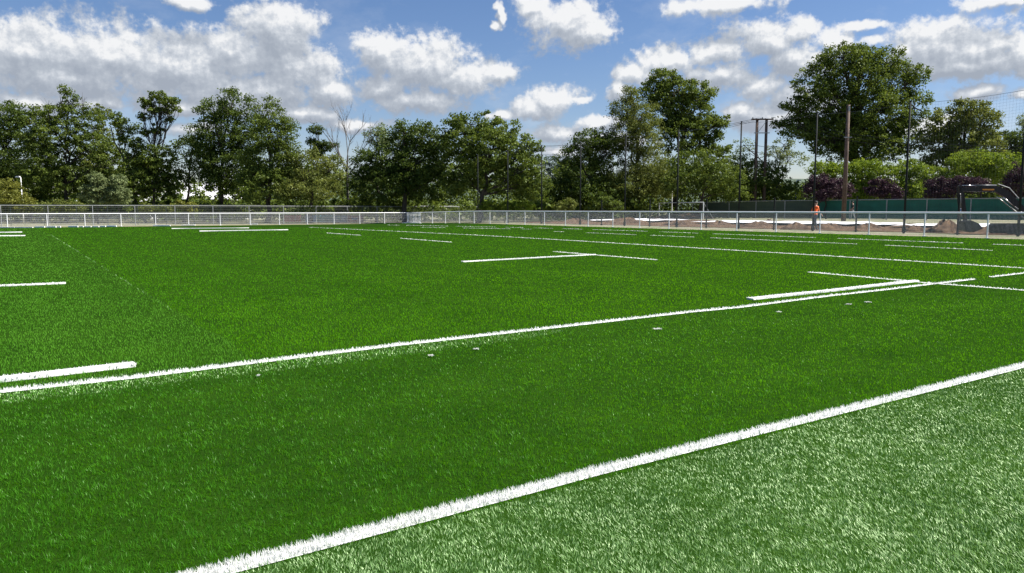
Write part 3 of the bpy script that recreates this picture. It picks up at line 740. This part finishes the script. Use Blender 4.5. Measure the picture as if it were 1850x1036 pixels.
# low coloured stacks beyond the far railing
for (px, wpx, mk, lb) in ((590, 40, 'teal', 'teal stack of crates seen through the far railing'), (622, 30, 'blue', 'blue stack of crates seen through the far railing, right of the teal one'),
                      (525, 22, 'red', 'leftmost red crate stack seen through the far railing'), (640, 26, 'red', 'red crate stack at the right end of the blue one'), (560, 16, 'blue', 'small blue stack left of the teal one')):
    Y_ = 88; x = (px-CX)/1377*Y_; k = wpx*Y_/F; mb = MB()
    for i in range(3):
        for j in range(int(k/.62)+1): mb.box(((j+.5)*.62-k/2+random.uniform(-.03, .03), random.uniform(-.05, .05), .14+i*.26), (.6, .4, .24))
    tag(mb.build('crate_stack', M[mk], None, (x, Y_, 0), bevel=.02), lb, 'crates', 'coloured crate stacks beyond the far railing')

# ---------------------------------------------------------------- excavator (reaching in from the right)
EY = 40.; k_ = EY/1377
def ex(px, py):      # pixel to local x,z of the excavator
    v = at(px, py, EY); return (v.x-EX0, v.z-EZ0)
ev = at(1895, 415, EY); EX0 = ev.x; EZ0 = Gf(ev.x, EY)
exr = thing('excavator', 'black mini excavator reaching its arm in from the right over the trench', 'excavator', (EX0, EY, EZ0))
def tapered(pts, ws_, y0, y1, name, m_, bevel=.012, parent=None):
    """arm outline: centre line points with half widths"""
    up = []; dn = []
    for i, p in enumerate(pts):
        a = Vector(pts[max(i-1, 0)]); b_ = Vector(pts[min(i+1, len(pts)-1)]); d = (b_-a).normalized(); nn = Vector((-d.y, d.x))
        up.append(tuple(Vector(p)+nn*ws_[i])); dn.append(tuple(Vector(p)-nn*ws_[i]))
    mb = MB(); mb.prism(up+dn[::-1], y0, y1); return mb.build(name, m_, parent or exr, bevel=bevel)
boom = tapered([ex(1866, 398), ex(1843, 377), ex(1818, 352), ex(1800, 342), ex(1770, 342), ex(1733, 343)], [.12, .16, .18, .16, .13, .09], -.12, .12, 'boom', M['black'])
def cyl(a, b_, y, r=.045, parent=exr):
    a = Vector((a[0], y, a[1])); b_ = Vector((b_[0], y, b_[1])); m_ = a.lerp(b_, .6); q = MB(); q.tube([a, m_], r, 8); c = q.build('cylinder', M['grey'], parent, smooth=True)
    q = MB(); q.tube([m_, b_], r*.55, 8); q.build('piston_rod', M['chrome'], c, smooth=True)
cyl(ex(1862, 402), ex(1808, 357), -.20); cyl(ex(1862, 402), ex(1808, 357), .20)
cyl(ex(1800, 335.5), ex(1738, 335.5), 0, .04)
tapered([ex(1727, 339), ex(1729, 365), ex(1733, 402)], [.03, .045, .03], -.14, -.09, 'linkage', M['black'])
tapered([ex(1733, 335), ex(1737, 352), ex(1741, 380), ex(1744, 402)], [.07, .12, .10, .06], -.08, .08, 'dipper', M['black'])
cyl(ex(1731, 350), ex(1733, 392), -.16, .04)
bk = MB(); bp_ = [ex(1736, 400), ex(1748, 398), ex(1762, 404), ex(1770, 413), ex(1752, 420), ex(1738, 416)]
bk.prism(bp_, -.32, .32); bk.build('bucket', M['black'], exr, bevel=.02)
q = MB(); q.box((*[(lambda c: c)(ex(1783, 344))[0]], -.127, ex(1783, 343)[1]), (.6, .006, .07)); q.build('decal', M['amber'], exr)
q = MB(); q.tube([(ex(1800, 333)[0], -.15, ex(1800, 333)[1]), (ex(1820, 338)[0], -.15, ex(1820, 340)[1]), (ex(1838, 360)[0], -.15, ex(1838, 360)[1])], .025, 6); q.build('hose', M['galv'], exr)
tr_h = .5
for s_ in (-1, 1):
    q = MB(); x0 = ex(1828, 0)[0]; L_ = 2.3; out = []
    for i in range(10): a = math.pi/2+math.pi*i/9; out.append((x0+.25+.25*math.cos(a), .25+.25*math.sin(a)))
    for i in range(10): a = -math.pi/2+math.pi*i/9; out.append((x0+L_-.25+.25*math.cos(a), .25+.25*math.sin(a)))
    q.prism(out, s_*.72-.17, s_*.72+.17); tk_ = q.build('track', M['rubber'], exr)
    q = MB()
    for i in range(17): q.box((x0+.2+i*.12, s_*.72, .505), (.05, .36, .03)); q.box((x0+.2+i*.12, s_*.72, -.003), (.05, .36, .02))
    q.build('track_tread', M['rubber'], tk_)
q = MB(); q.box((.55, 0, .62), (1.7, 1.1, .22)); q.build('undercarriage', M['grey'], exr, bevel=.03)
q = MB(); q.prism([(-.35, .75), (1.7, .75), (1.85, 1.0), (1.8, 1.5), (1.2, 1.6), (-.3, 1.25)], -.8, .8); q.build('body', M['black'], exr, bevel=.04)
cabm = MB()
for X_ in (-.05, 1.0):
    for Yy in (-.72, .1): cabm.box((X_, Yy, 1.95), (.07, .07, 1.1))
cabm.box((.475, -.31, 2.53), (1.2, .95, .08)); cabm.box((.475, -.31, 1.42), (1.15, .92, .06)); cb = cabm.build('cab', M['black'], exr, bevel=.01)
q = MB(); q.box((.475, -.72, 1.98), (.97, .02, 1.0)); q.box((-.05, -.31, 1.98), (.02, .74, 1.0)); q.build('cab_glass', M['glass'], cb)

# ---------------------------------------------------------------- people
def person(px, Y_, face, shirt, trousers, label, stride=.22, arm=.25):
    x = (px-CX)/1377*Y_; t = thing('person', label, 'person', (x, Y_, Gf(x, Y_)), face)
    s = stride
    V = [(0, 0, .95), (0, 0, 1.12), (.02, 0, 1.32), (.02, 0, 1.44), (.03, 0, 1.52), (.05, 0, 1.60), (.055, 0, 1.68), (.05, 0, 1.73)]
    Rr = [(.135, .11), (.13, .10), (.16, .11), (.12, .08), (.055, .055), (.075, .07), (.09, .08), (.06, .05)]
    E = [(i, i+1) for i in range(7)]
    def add(pr_, pts, rads):
        for p, r_ in zip(pts, rads): V.append(p); Rr.append(r_ if isinstance(r_, tuple) else (r_, r_)); E.append((pr_, len(V)-1)); pr_ = len(V)-1
        return pr_
    for sgn, st in ((1, s), (-1, -s)):
        a = add(0, [(0, sgn*.10, .90), (st*.55+.03, sgn*.11, .50), (st-(.06 if st < 0 else 0), sgn*.11, .10), (st+.02, sgn*.11, .04), (st+.17, sgn*.12, .035)], [.10, .068, .045, .045, .035])
        e_ = add(3, [(.02, sgn*.19, 1.41), (-st*.35, sgn*.25, 1.14), (-st*.35+arm*(.5 if sgn > 0 else .9), sgn*.24, .92), (-st*.35+arm*.6+(.05 if sgn > 0 else .12), sgn*.24, .87)], [.058, .043, .030, (.038, .018)])
        h0 = V[e_]
        for f in range(4): add(e_, [(h0[0]+.03, h0[1]+(f-1.5)*.018, h0[2]-.03), (h0[0]+.03+.02, h0[1]+(f-1.5)*.02, h0[2]-.07+.005*f)], [.009, .008])
        add(e_, [(h0[0]+.045, h0[1]-sgn*.03, h0[2]+.0), (h0[0]+.065, h0[1]-sgn*.035, h0[2]-.025)], [.010, .009])
    add(5, [(.13, 0, 1.625)], [.014])     # nose
    me = bpy.data.meshes.new('body'); me.from_pydata(V, E, []); me.materials.append(M['skin']); me.materials.append(shirt); me.materials.append(trousers)
    tmp = bpy.data.objects.new('tmp', me); C.objects.link(tmp)
    sk = tmp.modifiers.new('skin', 'SKIN'); 
    if not me.skin_vertices:
        bm = bmesh.new(); bm.from_mesh(me); bm.verts.layers.skin.verify(); bm.to_mesh(me); bm.free()
    for i, r_ in enumerate(Rr): me.skin_vertices[0].data[i].radius = r_
    me.skin_vertices[0].data[0].use_root = True
    ss = tmp.modifiers.new('sub', 'SUBSURF'); ss.levels = 1; ss.render_levels = 1
    dg = bpy.context.evaluated_depsgraph_get(); out = bpy.data.meshes.new_from_object(tmp.evaluated_get(dg)); bpy.data.objects.remove(tmp)
    out.materials.clear()
    for m_ in (M['skin'], shirt, trousers): out.materials.append(m_)
    for p in out.polygons:
        c = p.center; p.use_smooth = True
        if c.z < .93 and abs(c.y) < .2: p.material_index = 2
        elif c.z < 1.46 and c.z > 1.2: p.material_index = 1
        elif c.z >= .93 and c.z < 1.46 and abs(c.y) < .19: p.material_index = 1
        else: p.material_index = 0
    out.name = 'body'; link('body', out, t)
    bm = bmesh.new(); bmesh.ops.create_uvsphere(bm, u_segments=14, v_segments=10, radius=.105); bmesh.ops.scale(bm, vec=(1.05, .95, .85), verts=bm.verts); bmesh.ops.translate(bm, vec=(.035, 0, 1.70), verts=bm.verts)
    bmesh.ops.delete(bm, geom=[v for v in bm.verts if v.co.z < 1.655 or (v.co.x > .1 and v.co.z < 1.70)], context='VERTS')
    me = bpy.data.meshes.new('hair'); bm.to_mesh(me); bm.free(); me.materials.append(M['hair']); link('hair', me, t)
    return t
pt = person(1473, 47.5, .3, M['orange'], M['trousers'], 'worker in an orange vest and dark trousers walking along the trench')
person(1541, 76, 2.6, M['darkshirt'], M['greytrousers'], 'distant person in a black top and pale trousers by the green windscreen', .15)

# ---------------------------------------------------------------- trees
def leafmat(name, a, b_, tr=.32): M[name] = mat(name, a, .5, var=b_, transl=tr, attr='rnd', matte=.05)
leafmat('leaf_dark', (.025, .050, .009), (.100, .145, .024))
leafmat('leaf_mid', (.040, .070, .012), (.145, .195, .034))
leafmat('leaf_olive', (.062, .088, .018), (.19, .22, .05))
leafmat('leaf_bright', (.08, .14, .014), (.20, .27, .035))
leafmat('leaf_yellow', (.10, .12, .02), (.22, .23, .045))
leafmat('leaf_silver', (.085, .12, .04), (.24, .29, .13))
leafmat('leaf_purple', (.022, .011, .017), (.085, .045, .062), .15)
leafmat('leaf_far', (.035, .06, .04), (.06, .09, .065))
def leaves(cent, rad, cnt, size, dirs, seedv):
    """cent (n,3) clump centres, rad (n,), cnt leaves per clump"""
    n_ = len(cent); idx = np.repeat(np.arange(n_), cnt); N = len(idx)
    d = rng.normal(size=(N, 3)); d /= np.linalg.norm(d, axis=1)[:, None]; rr = rng.random(N)**.5
    p = cent[idx]+d*(rr*rad[idx])[:, None]*np.array([1, 1, .62]); p[:, 2] -= .10*rad[idx]*rng.random(N)
    nrm = rng.normal(size=(N, 3))*.75+d*.6+np.array([0, 0, .35]); nrm /= np.linalg.norm(nrm, axis=1)[:, None]
    t = rng.normal(size=(N, 3)); t -= nrm*(t*nrm).sum(1)[:, None]; t /= np.linalg.norm(t, axis=1)[:, None]; bt = np.cross(nrm, t)
    s = size*(.6+.8*rng.random(N))[:, None]; V = np.empty((N, 4, 3), np.float32)
    V[:, 0] = p-t*s*.5; V[:, 1] = p+bt*s*.32; V[:, 2] = p+t*s*.5; V[:, 3] = p-bt*s*.32
    rv_ = np.repeat(np.clip(.45*rng.random(N)+.65*(seedv[idx]-.1), 0, 1), 4)
    return V.reshape(-1, 3), np.arange(N*4).reshape(-1, 4), rv_
def branch(mb, a, b_, r0, r1, wob=.08, n_=5):
    a, b_ = Vector(a), Vector(b_); L_ = (b_-a).length; pts = []
    for i in range(n_+1):
        s_ = i/n_; p = a.lerp(b_, s_); 
        if 0 < i < n_: p += Vector((random.uniform(-1, 1), random.uniform(-1, 1), random.uniform(-.5, .5)))*L_*wob
        pts.append(p)
    mb.tube(pts, [r0+(r1-r0)*i/n_ for i in range(n_+1)], 5, False); return pts
TREES_N = [0]
def tree(name, label, cat, Y_, bpx, lobes, lm, leaf=.22, dens_=1.05, tr=.25, group=None, bare=0, hollow=.45, clump=.75, trunk_top=None, cnt=42):
    x0 = (bpx-CX)/1377*Y_; z0 = Gf(x0, Y_)-.05; root = thing(name, label, cat, (x0, Y_, z0), 0, group); o_ = Vector((x0, Y_, z0))
    cents = []; rads = []; sv_ = []; tk = MB(); LC = []
    for (px, py, rx, ry) in lobes:
        c = at(px, py, Y_)-o_; a = rx*Y_/F; e_ = ry*Y_/F; c.y = random.uniform(-.35, .35)*a; LC.append((c, a, e_))
        dp = min(a*.85, 4.2); area = 4*math.pi*((a*e_)**1.6/3+(a*dp)**1.6/3+(e_*dp)**1.6/3)**(1/1.6)
        k = max(5, int(area*dens_*.85/clump**1.6))
        d = rng.normal(size=(k, 3)); d /= np.linalg.norm(d, axis=1)[:, None]; rr = hollow+(1.04-hollow)*rng.random(k)**.55; rr *= 1+.13*rng.normal(size=k)*(rng.random(k) < .5)
        pp = np.array(c)+d*rr[:, None]*np.array([a, dp, e_]); pp[:, 2] = np.maximum(pp[:, 2], .4)
        cents.append(pp); rads.append(clump*(.55+.7*rng.random(k))); sv_.append(np.clip(.5+.3*rng.normal(size=k), 0, 1))
    cents = np.concatenate(cents); rads = np.concatenate(rads); sv_ = np.concatenate(sv_)
    # ragged outline: small sprays beyond the clumps
    V, Q, rv_ = leaves(cents, rads, cnt, leaf, None, sv_); crown = npmesh('crown', V, quads=Q, mats=[M[lm]], rnd=rv_); link('crown', crown, root)
    TREES_N[0] += len(Q)
    topz = max(c.z for c, a, e_ in LC); 
    mainx = sum(c.x*a for c, a, e_ in LC)/sum(a for c, a, e_ in LC)
    tt = at(*trunk_top, Y_)-o_ if trunk_top else Vector((mainx, 0, topz*.72))
    tp = branch(tk, (0, 0, -.3), tt, tr, tr*.35, .03, 7)
    for c, a, e_ in LC:
        st = min(tp, key=lambda q: abs(q.z-min(c.z*.65, tt.z))); bp2 = branch(tk, st, c, tr*.42, tr*.16, .06, 4)
        near = cents[np.argsort(np.linalg.norm(cents-np.array(c), axis=1))]; m_ = min(len(near), 10)
        for i in range(m_):
            q = near[int(i*len(near)/len(LC)/m_) % len(near)]; branch(tk, bp2[random.randint(1, 4)], Vector(q), tr*.13+.012, .012, .08, 3)
    tk.build('trunk', M['bark'], root, smooth=True)
    if bare:
        for i in range(bare):
            bb = MB()
            c, a, e_ = random.choice(LC); s0 = Vector(c); rr = Vector((random.uniform(-.6, .6)*a, random.uniform(-.3, .3)*a, e_*random.uniform(.9, 1.2)+.3)); e2 = s0+rr
            pts = branch(bb, s0, e2, .05, .015, .05, 4)
            for j in range(3): s3 = pts[random.randint(2, 4)]; branch(bb, s3, s3+Vector((random.uniform(-1, 1), 0, random.uniform(.4, 1.2))), .02, .008, .05, 3)
            bb.build('bare_twig', M['deadbark'], root)
    return root
GL = 'row of trees beyond the far fence'
tree('tree', 'dark leafy tree filling the left picture edge', 'tree', 96, 5, [(10, 215, 45, 32), (-25, 270, 55, 60), (25, 280, 55, 50), (30, 205, 30, 20), (-20, 340, 60, 40), (40, 330, 55, 40)], 'leaf_dark', group=GL, tr=.3)
tree('tree', 'tall locust tree with an airy pointed top and dead twigs, second from left', 'tree', 92, 118, [(117, 163, 10, 12), (120, 185, 18, 20), (92, 208, 30, 18), (150, 212, 34, 22), (112, 250, 52, 34), (165, 262, 40, 30), (85, 300, 52, 42), (135, 320, 58, 40), (60, 255, 34, 30), (200, 290, 36, 34)], 'leaf_mid', leaf=.22, dens_=.6, clump=.55, bare=9, hollow=.25, group=GL)
tree('tree', 'airy locust tree with bare branch tips, left of the leaning one', 'tree', 97, 175, [(72, 220, 26, 24), (185, 208, 24, 18), (190, 250, 30, 26), (180, 300, 45, 40), (200, 330, 50, 36)], 'leaf_olive', leaf=.22, dens_=.55, clump=.55, bare=6, hollow=.25, group=GL)
tree('tree', 'leaning locust tree with a crooked dark limb and sparse foliage', 'tree', 88, 266, [(207, 214, 20, 10), (230, 228, 24, 14), (222, 250, 16, 9), (248, 262, 22, 16), (255, 290, 30, 28), (245, 335, 38, 32)], 'leaf_mid', leaf=.22, dens_=.55, trunk_top=(200, 228), tr=.16, hollow=.2, clump=.55, group=GL)
tree('tree', 'slender tree with a small flat-topped open crown standing clear of the others', 'tree', 88, 281, [(285, 174, 16, 8), (266, 186, 18, 8), (306, 184, 20, 8), (318, 196, 10, 6), (285, 198, 24, 8), (260, 212, 13, 6), (303, 216, 9, 7), (282, 236, 14, 9), (262, 240, 10, 7), (290, 285, 28, 26), (285, 328, 50, 30), (262, 300, 30, 24)], 'leaf_mid', leaf=.20, dens_=.75, trunk_top=(288, 185), tr=.19, hollow=.15, clump=.42, group=GL)
tree('tree', 'low leafy tree between the slender tree and the big dense one', 'tree', 90, 330, [(350, 245, 20, 22), (335, 275, 34, 26), (325, 315, 34, 22), (375, 285, 24, 30)], 'leaf_mid', dens_=.6, group=GL, tr=.2)
tree('tree', 'big dense dark tree with a broad crown left of the ivy-clad one', 'tree', 88, 395, [(385, 200, 28, 22), (425, 188, 32, 24), (400, 240, 50, 38), (445, 240, 34, 40), (385, 290, 40, 32), (430, 300, 50, 34), (370, 262, 24, 24), (400, 325, 40, 22)], 'leaf_dark', group=GL, tr=.34)
tree('tree', 'tall ivy-clad column-shaped tree with leaves down to the fence', 'tree', 84, 480, [(482, 200, 26, 26), (492, 240, 38, 36), (490, 290, 46, 42), (480, 335, 50, 32), (520, 280, 28, 30), (455, 310, 24, 50), (515, 235, 24, 22), (525, 325, 36, 36)], 'leaf_mid', leaf=.2, dens_=1.15, group=GL, tr=.3)
tree('tree', 'thin young tree with a few separate tufts left of the bare tree', 'tree', 90, 578, [(570, 236, 12, 11), (585, 262, 22, 9), (572, 278, 14, 12), (560, 256, 10, 8)], 'leaf_dark', leaf=.2, trunk_top=(574, 240), tr=.10, hollow=.1, clump=.5, group=GL)
tree('tree', 'rounded yellow-green bushy tree left of the bare tree', 'tree', 84, 560, [(555, 300, 42, 28), (595, 310, 28, 36), (565, 340, 55, 28), (540, 330, 30, 30)], 'leaf_olive', leaf=.2, dens_=1.1, group=GL)
tree('tree', 'greyish olive tree just right of the bare tree', 'tree', 92, 680, [(680, 245, 24, 18), (700, 270, 32, 30), (655, 305, 30, 40), (690, 245, 32, 20)], 'leaf_silver', leaf=.2, dens_=.55, group=GL)
tree('tree', 'dark round-headed tree in the centre left of the tall central one', 'tree', 86, 730, [(735, 245, 32, 26), (765, 250, 34, 28), (700, 290, 48, 38), (750, 300, 56, 44), (690, 335, 62, 32), (775, 330, 52, 34), (725, 225, 12, 10), (795, 265, 26, 26), (660, 300, 24, 26)], 'leaf_dark', dens_=1.15, group=GL, tr=.34)
tree('tree', 'large central tree with bright leaf clumps and two visible trunks', 'tree', 84, 862, [(850, 225, 40, 20), (900, 235, 38, 22), (835, 260, 44, 30), (880, 270, 50, 36), (930, 262, 34, 26), (945, 310, 38, 36), (830, 310, 44, 40), (890, 320, 52, 30), (960, 335, 38, 26), (820, 225, 20, 16), (955, 275, 24, 22)], 'leaf_mid', leaf=.25, dens_=.95, group=GL, tr=.34)
tree('tree', 'distant bluish round tree in the gap right of the central tree', 'tree', 190, 1010, [(1005, 295, 24, 16), (1030, 300, 20, 14), (985, 310, 18, 14), (1020, 320, 30, 22)], 'leaf_far', leaf=.4, clump=1.2, group=GL, cnt=20)
tree('tree', 'dark broad tree left of the tall olive willow', 'tree', 92, 1065, [(1070, 250, 34, 18), (1040, 285, 34, 22), (1095, 280, 40, 34), (1055, 320, 50, 34), (1080, 350, 60, 22), (1010, 345, 32, 24), (1108, 260, 20, 24)], 'leaf_dark', dens_=1.15, group=GL, tr=.3)
tree('tree', 'tall olive-green willow with fine foliage right of centre', 'tree', 92, 1150, [(1140, 170, 20, 16), (1130, 198, 26, 18), (1158, 212, 34, 28), (1128, 240, 28, 24), (1160, 250, 34, 32), (1170, 300, 40, 34), (1140, 330, 48, 32), (1190, 335, 36, 26)], 'leaf_olive', leaf=.17, dens_=1.7, cnt=46, group=GL, tr=.3)
tree('tree', 'tall dark airy tree behind the olive willow', 'tree', 100, 1215, [(1200, 142, 28, 20), (1180, 165, 28, 20), (1225, 165, 36, 24), (1262, 170, 32, 24), (1205, 200, 40, 30), (1250, 205, 44, 28), (1300, 218, 18, 10), (1285, 232, 24, 22), (1235, 245, 50, 34), (1290, 270, 30, 24)], 'leaf_mid', leaf=.27, dens_=.98, group=GL, tr=.38)
tree('tree', 'wide low green tree behind the white street lamp', 'tree', 88, 1262, [(1260, 298, 44, 26), (1290, 320, 50, 26), (1235, 330, 40, 26), (1315, 345, 34, 16)], 'leaf_mid', dens_=1.1, group=GL)
GRR = 'row of trees beyond the windscreen fence'
tree('tree', 'loose mid-green tree under the twin-legged pylon', 'tree', 97, 1350, [(1335, 295, 28, 22), (1360, 320, 44, 26), (1395, 310, 30, 20), (1330, 335, 30, 22), (1400, 340, 36, 20)], 'leaf_mid', dens_=.85, group=GRR)
tree('tree', 'thin light tree with sparse leaves left of the big tree', 'tree', 104, 1415, [(1345, 262, 16, 12), (1400, 275, 26, 14), (1425, 285, 30, 18), (1415, 262, 18, 10)], 'leaf_silver', leaf=.2, dens_=.5, group=GRR)
tree('tree', 'largest tree in view, broad full crown rising above everything on the right', 'tree', 96, 1555, [(1520, 105, 38, 24), (1565, 105, 42, 24), (1605, 112, 40, 26), (1490, 130, 34, 24), (1655, 135, 24, 22), (1545, 145, 60, 36), (1620, 155, 50, 40), (1465, 165, 40, 30), (1500, 195, 56, 38), (1570, 200, 60, 40), (1650, 195, 30, 34), (1430, 195, 22, 10), (1450, 232, 42, 22), (1415, 222, 18, 8), (1500, 255, 50, 34), (1570, 265, 60, 34), (1635, 250, 42, 36), (1490, 228, 44, 30), (1540, 235, 54, 36), (1600, 232, 50, 36), (1545, 88, 14, 10)], 'leaf_mid', leaf=.25, dens_=.95, group=GRR, tr=.6, clump=.85)
tree('tree', 'second large tree on the right, round olive crown beside the net', 'tree', 94, 1735, [(1750, 200, 34, 20), (1780, 215, 32, 24), (1715, 222, 38, 26), (1745, 250, 52, 32), (1700, 262, 34, 26), (1780, 265, 36, 30), (1720, 290, 50, 26)], 'leaf_olive', leaf=.27, dens_=.85, group=GRR, tr=.4)
tree('tree', 'dark green tree behind the net at the right picture edge', 'tree', 100, 1835, [(1815, 250, 28, 16), (1850, 262, 36, 28), (1900, 250, 50, 40), (1830, 290, 34, 24)], 'leaf_dark', group=GRR, tr=.3)
tree('tree', 'pale grey-green tree tip in front of the sky at the far right', 'tree', 110, 1848, [(1846, 228, 7, 12), (1860, 225, 16, 22), (1850, 285, 10, 30)], 'leaf_silver', leaf=.2, dens_=.6, group=GRR)
GH = 'bright green garden trees behind the windscreen fence'
for (bp_x, lob, lb) in ((1512, [(1490, 305, 28, 14), (1525, 318, 34, 24), (1540, 345, 30, 16)], 'bright green garden tree beside the wooden pole'),
                      (1570, [(1560, 305, 30, 16), (1590, 320, 34, 22), (1565, 345, 30, 16)], 'bright green garden tree just right of the wooden pole'),
                      (1650, [(1640, 305, 28, 16), (1660, 325, 28, 24), (1640, 345, 34, 18)], 'bright green garden tree behind the second net pole'),
                      (1700, [(1695, 315, 26, 14), (1710, 330, 20, 10)], 'small bright green tree between two purple ones'),
                      (1765, [(1760, 290, 44, 18), (1805, 300, 38, 24), (1775, 318, 50, 18)], 'wide bright green tree above the excavator arm')):
    tree('garden_tree', lb, 'tree', 88, bp_x, lob, 'leaf_bright', leaf=.2, dens_=1.25, group=GH, clump=.6, tr=.14)
GP = 'purple-leaved trees behind the windscreen fence'
for (bp_x, lob, lb) in ((1492, [(1485, 330, 22, 14), (1510, 342, 30, 18), (1475, 348, 24, 14)], 'purple-leaved tree left of the wooden pole'),
                      (1597, [(1590, 340, 24, 16), (1608, 348, 22, 16)], 'purple-leaved tree left of the second net pole'),
                      (1712, [(1705, 335, 28, 14), (1735, 332, 26, 14), (1700, 350, 26, 12), (1765, 335, 24, 12)], 'wide purple-leaved tree left of the excavator arm'),
                      (1850, [(1838, 315, 16, 16), (1850, 335, 26, 24), (1822, 330, 12, 10)], 'purple-leaved tree at the right picture edge behind the boom')):
    tree('purple_tree', lb, 'tree', 82, bp_x, lob, 'leaf_purple', leaf=.18, dens_=1.4, group=GP, clump=.5, tr=.10)
tree('shrub', 'yellow-green bush at the left edge beneath the street lamp', 'shrub', 82, 15, [(10, 345, 30, 22), (-25, 350, 30, 26), (30, 362, 28, 14)], 'leaf_yellow', leaf=.16, dens_=1.2, clump=.5, tr=.08)
GS = 'silvery flowering shrubs behind the left fence'
tree('shrub', 'left silvery-leaved shrub of the pair behind the fence', 'shrub', 80, 176, [(175, 328, 15, 18), (168, 350, 20, 18), (185, 350, 16, 18)], 'leaf_silver', leaf=.18, dens_=1.4, clump=.42, tr=.09, group=GS)
tree('shrub', 'right silvery-leaved shrub of the pair behind the fence', 'shrub', 80, 214, [(212, 332, 15, 16), (205, 352, 18, 16), (222, 352, 16, 18)], 'leaf_silver', leaf=.18, dens_=1.4, clump=.42, tr=.09, group=GS)
tree('shrub', 'small bright yellow-green shrub in front of the white house', 'shrub', 80, 335, [(322, 370, 10, 8), (345, 376, 14, 8)], 'leaf_yellow', leaf=.16, dens_=1.5, clump=.4, tr=.06)
GB = 'low weedy bushes behind the far fence'
for (bp_x, lob, lm_, lb) in ((60, [(40, 375, 30, 10), (85, 376, 26, 9)], 'leaf_olive', 'low weedy bush right of the left street lamp'),
                       (120, [(110, 372, 20, 10), (135, 374, 18, 9)], 'leaf_olive', 'low weedy bush left of the silvery shrubs'),
                       (280, [(270, 376, 18, 8), (295, 378, 16, 7)], 'leaf_olive', 'low weedy bush right of the silvery shrubs'),
                       (395, [(385, 378, 16, 6), (410, 378, 16, 7)], 'leaf_olive', 'low weedy bush beneath the big dense tree'),
                       (560, [(555, 378, 18, 7), (585, 376, 18, 8)], 'leaf_bright', 'low bright bush beneath the rounded yellow-green tree'),
                       (910, [(880, 372, 16, 10), (915, 376, 26, 10), (945, 374, 20, 10)], 'leaf_bright', 'low bush beneath the large central tree'),
                       (1020, [(1015, 374, 16, 9), (1030, 370, 12, 8)], 'leaf_olive', 'small weedy bush left of the dark broad tree'),
                       (1100, [(1095, 365, 18, 10), (1112, 372, 16, 8)], 'leaf_mid', 'small bush at the foot of the willow')):
    tree('bush', lb, 'shrub', 84, bp_x, lob, lm_, leaf=.15, dens_=1.3, clump=.4, tr=.05, group=GB)
# dark wood behind everything that closes the gaps low down
cs = []; rs = []; sv2 = []
for i in range(130):
    cs.append(at(random.choice((300, 318, 352, 372, 402, 418, 436, 448, 458))+random.uniform(-9, 9), random.uniform(325, 366), random.uniform(96, 110))); rs.append(random.uniform(.4, .9)); sv2.append(random.random())
for i in range(4600):
    px = random.uniform(-160, 2050); Y_ = random.uniform(96, 112)
    topy = 366 if 285 < px < 440 else 298+12*math.sin(px*.013)+10*math.sin(px*.041)+(32 if px > 1320 else 0)
    if 960 < px < 1010: topy = 330
    v = at(px, random.uniform(topy, 393), Y_); cs.append(v); rs.append(random.uniform(.9, 1.8)); sv2.append(random.random())
for i in range(900):
    px = random.uniform(-160, 1170); cs.append(at(px, random.uniform(364, 392), random.uniform(88, 95))); rs.append(random.uniform(.5, .95)); sv2.append(random.random())
V, Q, rv_ = leaves(np.array(cs), np.array(rs), 26, .40, None, np.array(sv2))
tag(link('undergrowth', npmesh('undergrowth', V, quads=Q, mats=[M['leaf_mid']], rnd=rv_)), 'dark dense undergrowth filling the space behind the tree row', 'undergrowth', kind='stuff')
# far wooded ridge
V = []; Q = []; nn_ = 160
for j in range(5):
    for i in range(nn_+1):
        x = -900+1800*i/nn_; hgt = 15+9*math.sin(x*.006+1)+6*vn(x, 0, 40, 41)+5*vn(x, 0, 11, 42); s_ = j/4
        V.append((x, 520+160*s_, (hgt*math.sin(s_*math.pi*.5) if j else -1)+(1.5*vn(x, j*9, 6, 43) if j else 0)))
for j in range(4):
    for i in range(nn_): a = j*(nn_+1)+i; Q.append((a, a+1, a+nn_+2, a+nn_+1))
M['hill'] = mat('wooded_ridge', (.045, .07, .045), 1., var=(.07, .10, .06), nscale=.05, bump=1., bscale=.4)
tag(link('hills', npmesh('hills', V, quads=Q, mats=[M['hill']], smooth=True)), kind='structure')

# dead bare tree
def bare_tree():
    Y_ = 90; x0 = (628-CX)/1377*Y_; root = thing('bare_tree', 'leafless grey dead tree with upright thin branches', 'tree', (x0, Y_, 0)); mb = MB(); mt = MB()
    mt.tube([(0, 0, -.2), (.05, 0, 3.), (.0, 0, 6.3)], [.2, .16, .12], 6)
    def rec(p, d, L_, r, dep):
        pts = [p]; q = p.copy(); dd = d.copy()
        for i in range(4):
            dd = (dd+Vector((random.uniform(-1, 1), random.uniform(-1, 1), random.uniform(-.2, .5)))*.10).normalized(); q = q+dd*L_/4; pts.append(q)
        mb.tube(pts, [r*(1-.14*i) for i in range(5)], 4, False)
        if dep > 0:
            for k in range(3 if dep > 1 else 3):
                j = random.randint(1, 4); a = random.uniform(0, 6.28); sp = random.uniform(.3, .65)
                nd = (dd+Vector((math.cos(a), math.sin(a)*.6, .25))*sp).normalized(); rec(pts[j], nd, L_*random.uniform(.5, .75), r*.55, dep-1)
    for a in (-.62, -.30, -.05, .22, .50, .75): rec(Vector((0, 0, random.uniform(5., 6.3))), Vector((math.sin(a), random.uniform(-.2, .2), math.cos(a))), random.uniform(3.4, 4.4)*(1 if abs(a) < .4 else .85), .075, 3)
    mb.build('branches', M['deadbark'], root); mt.build('trunk', M['deadbark'], root)
bare_tree()
print('LEAVES', TREES_N[0], 'BLADES', n)
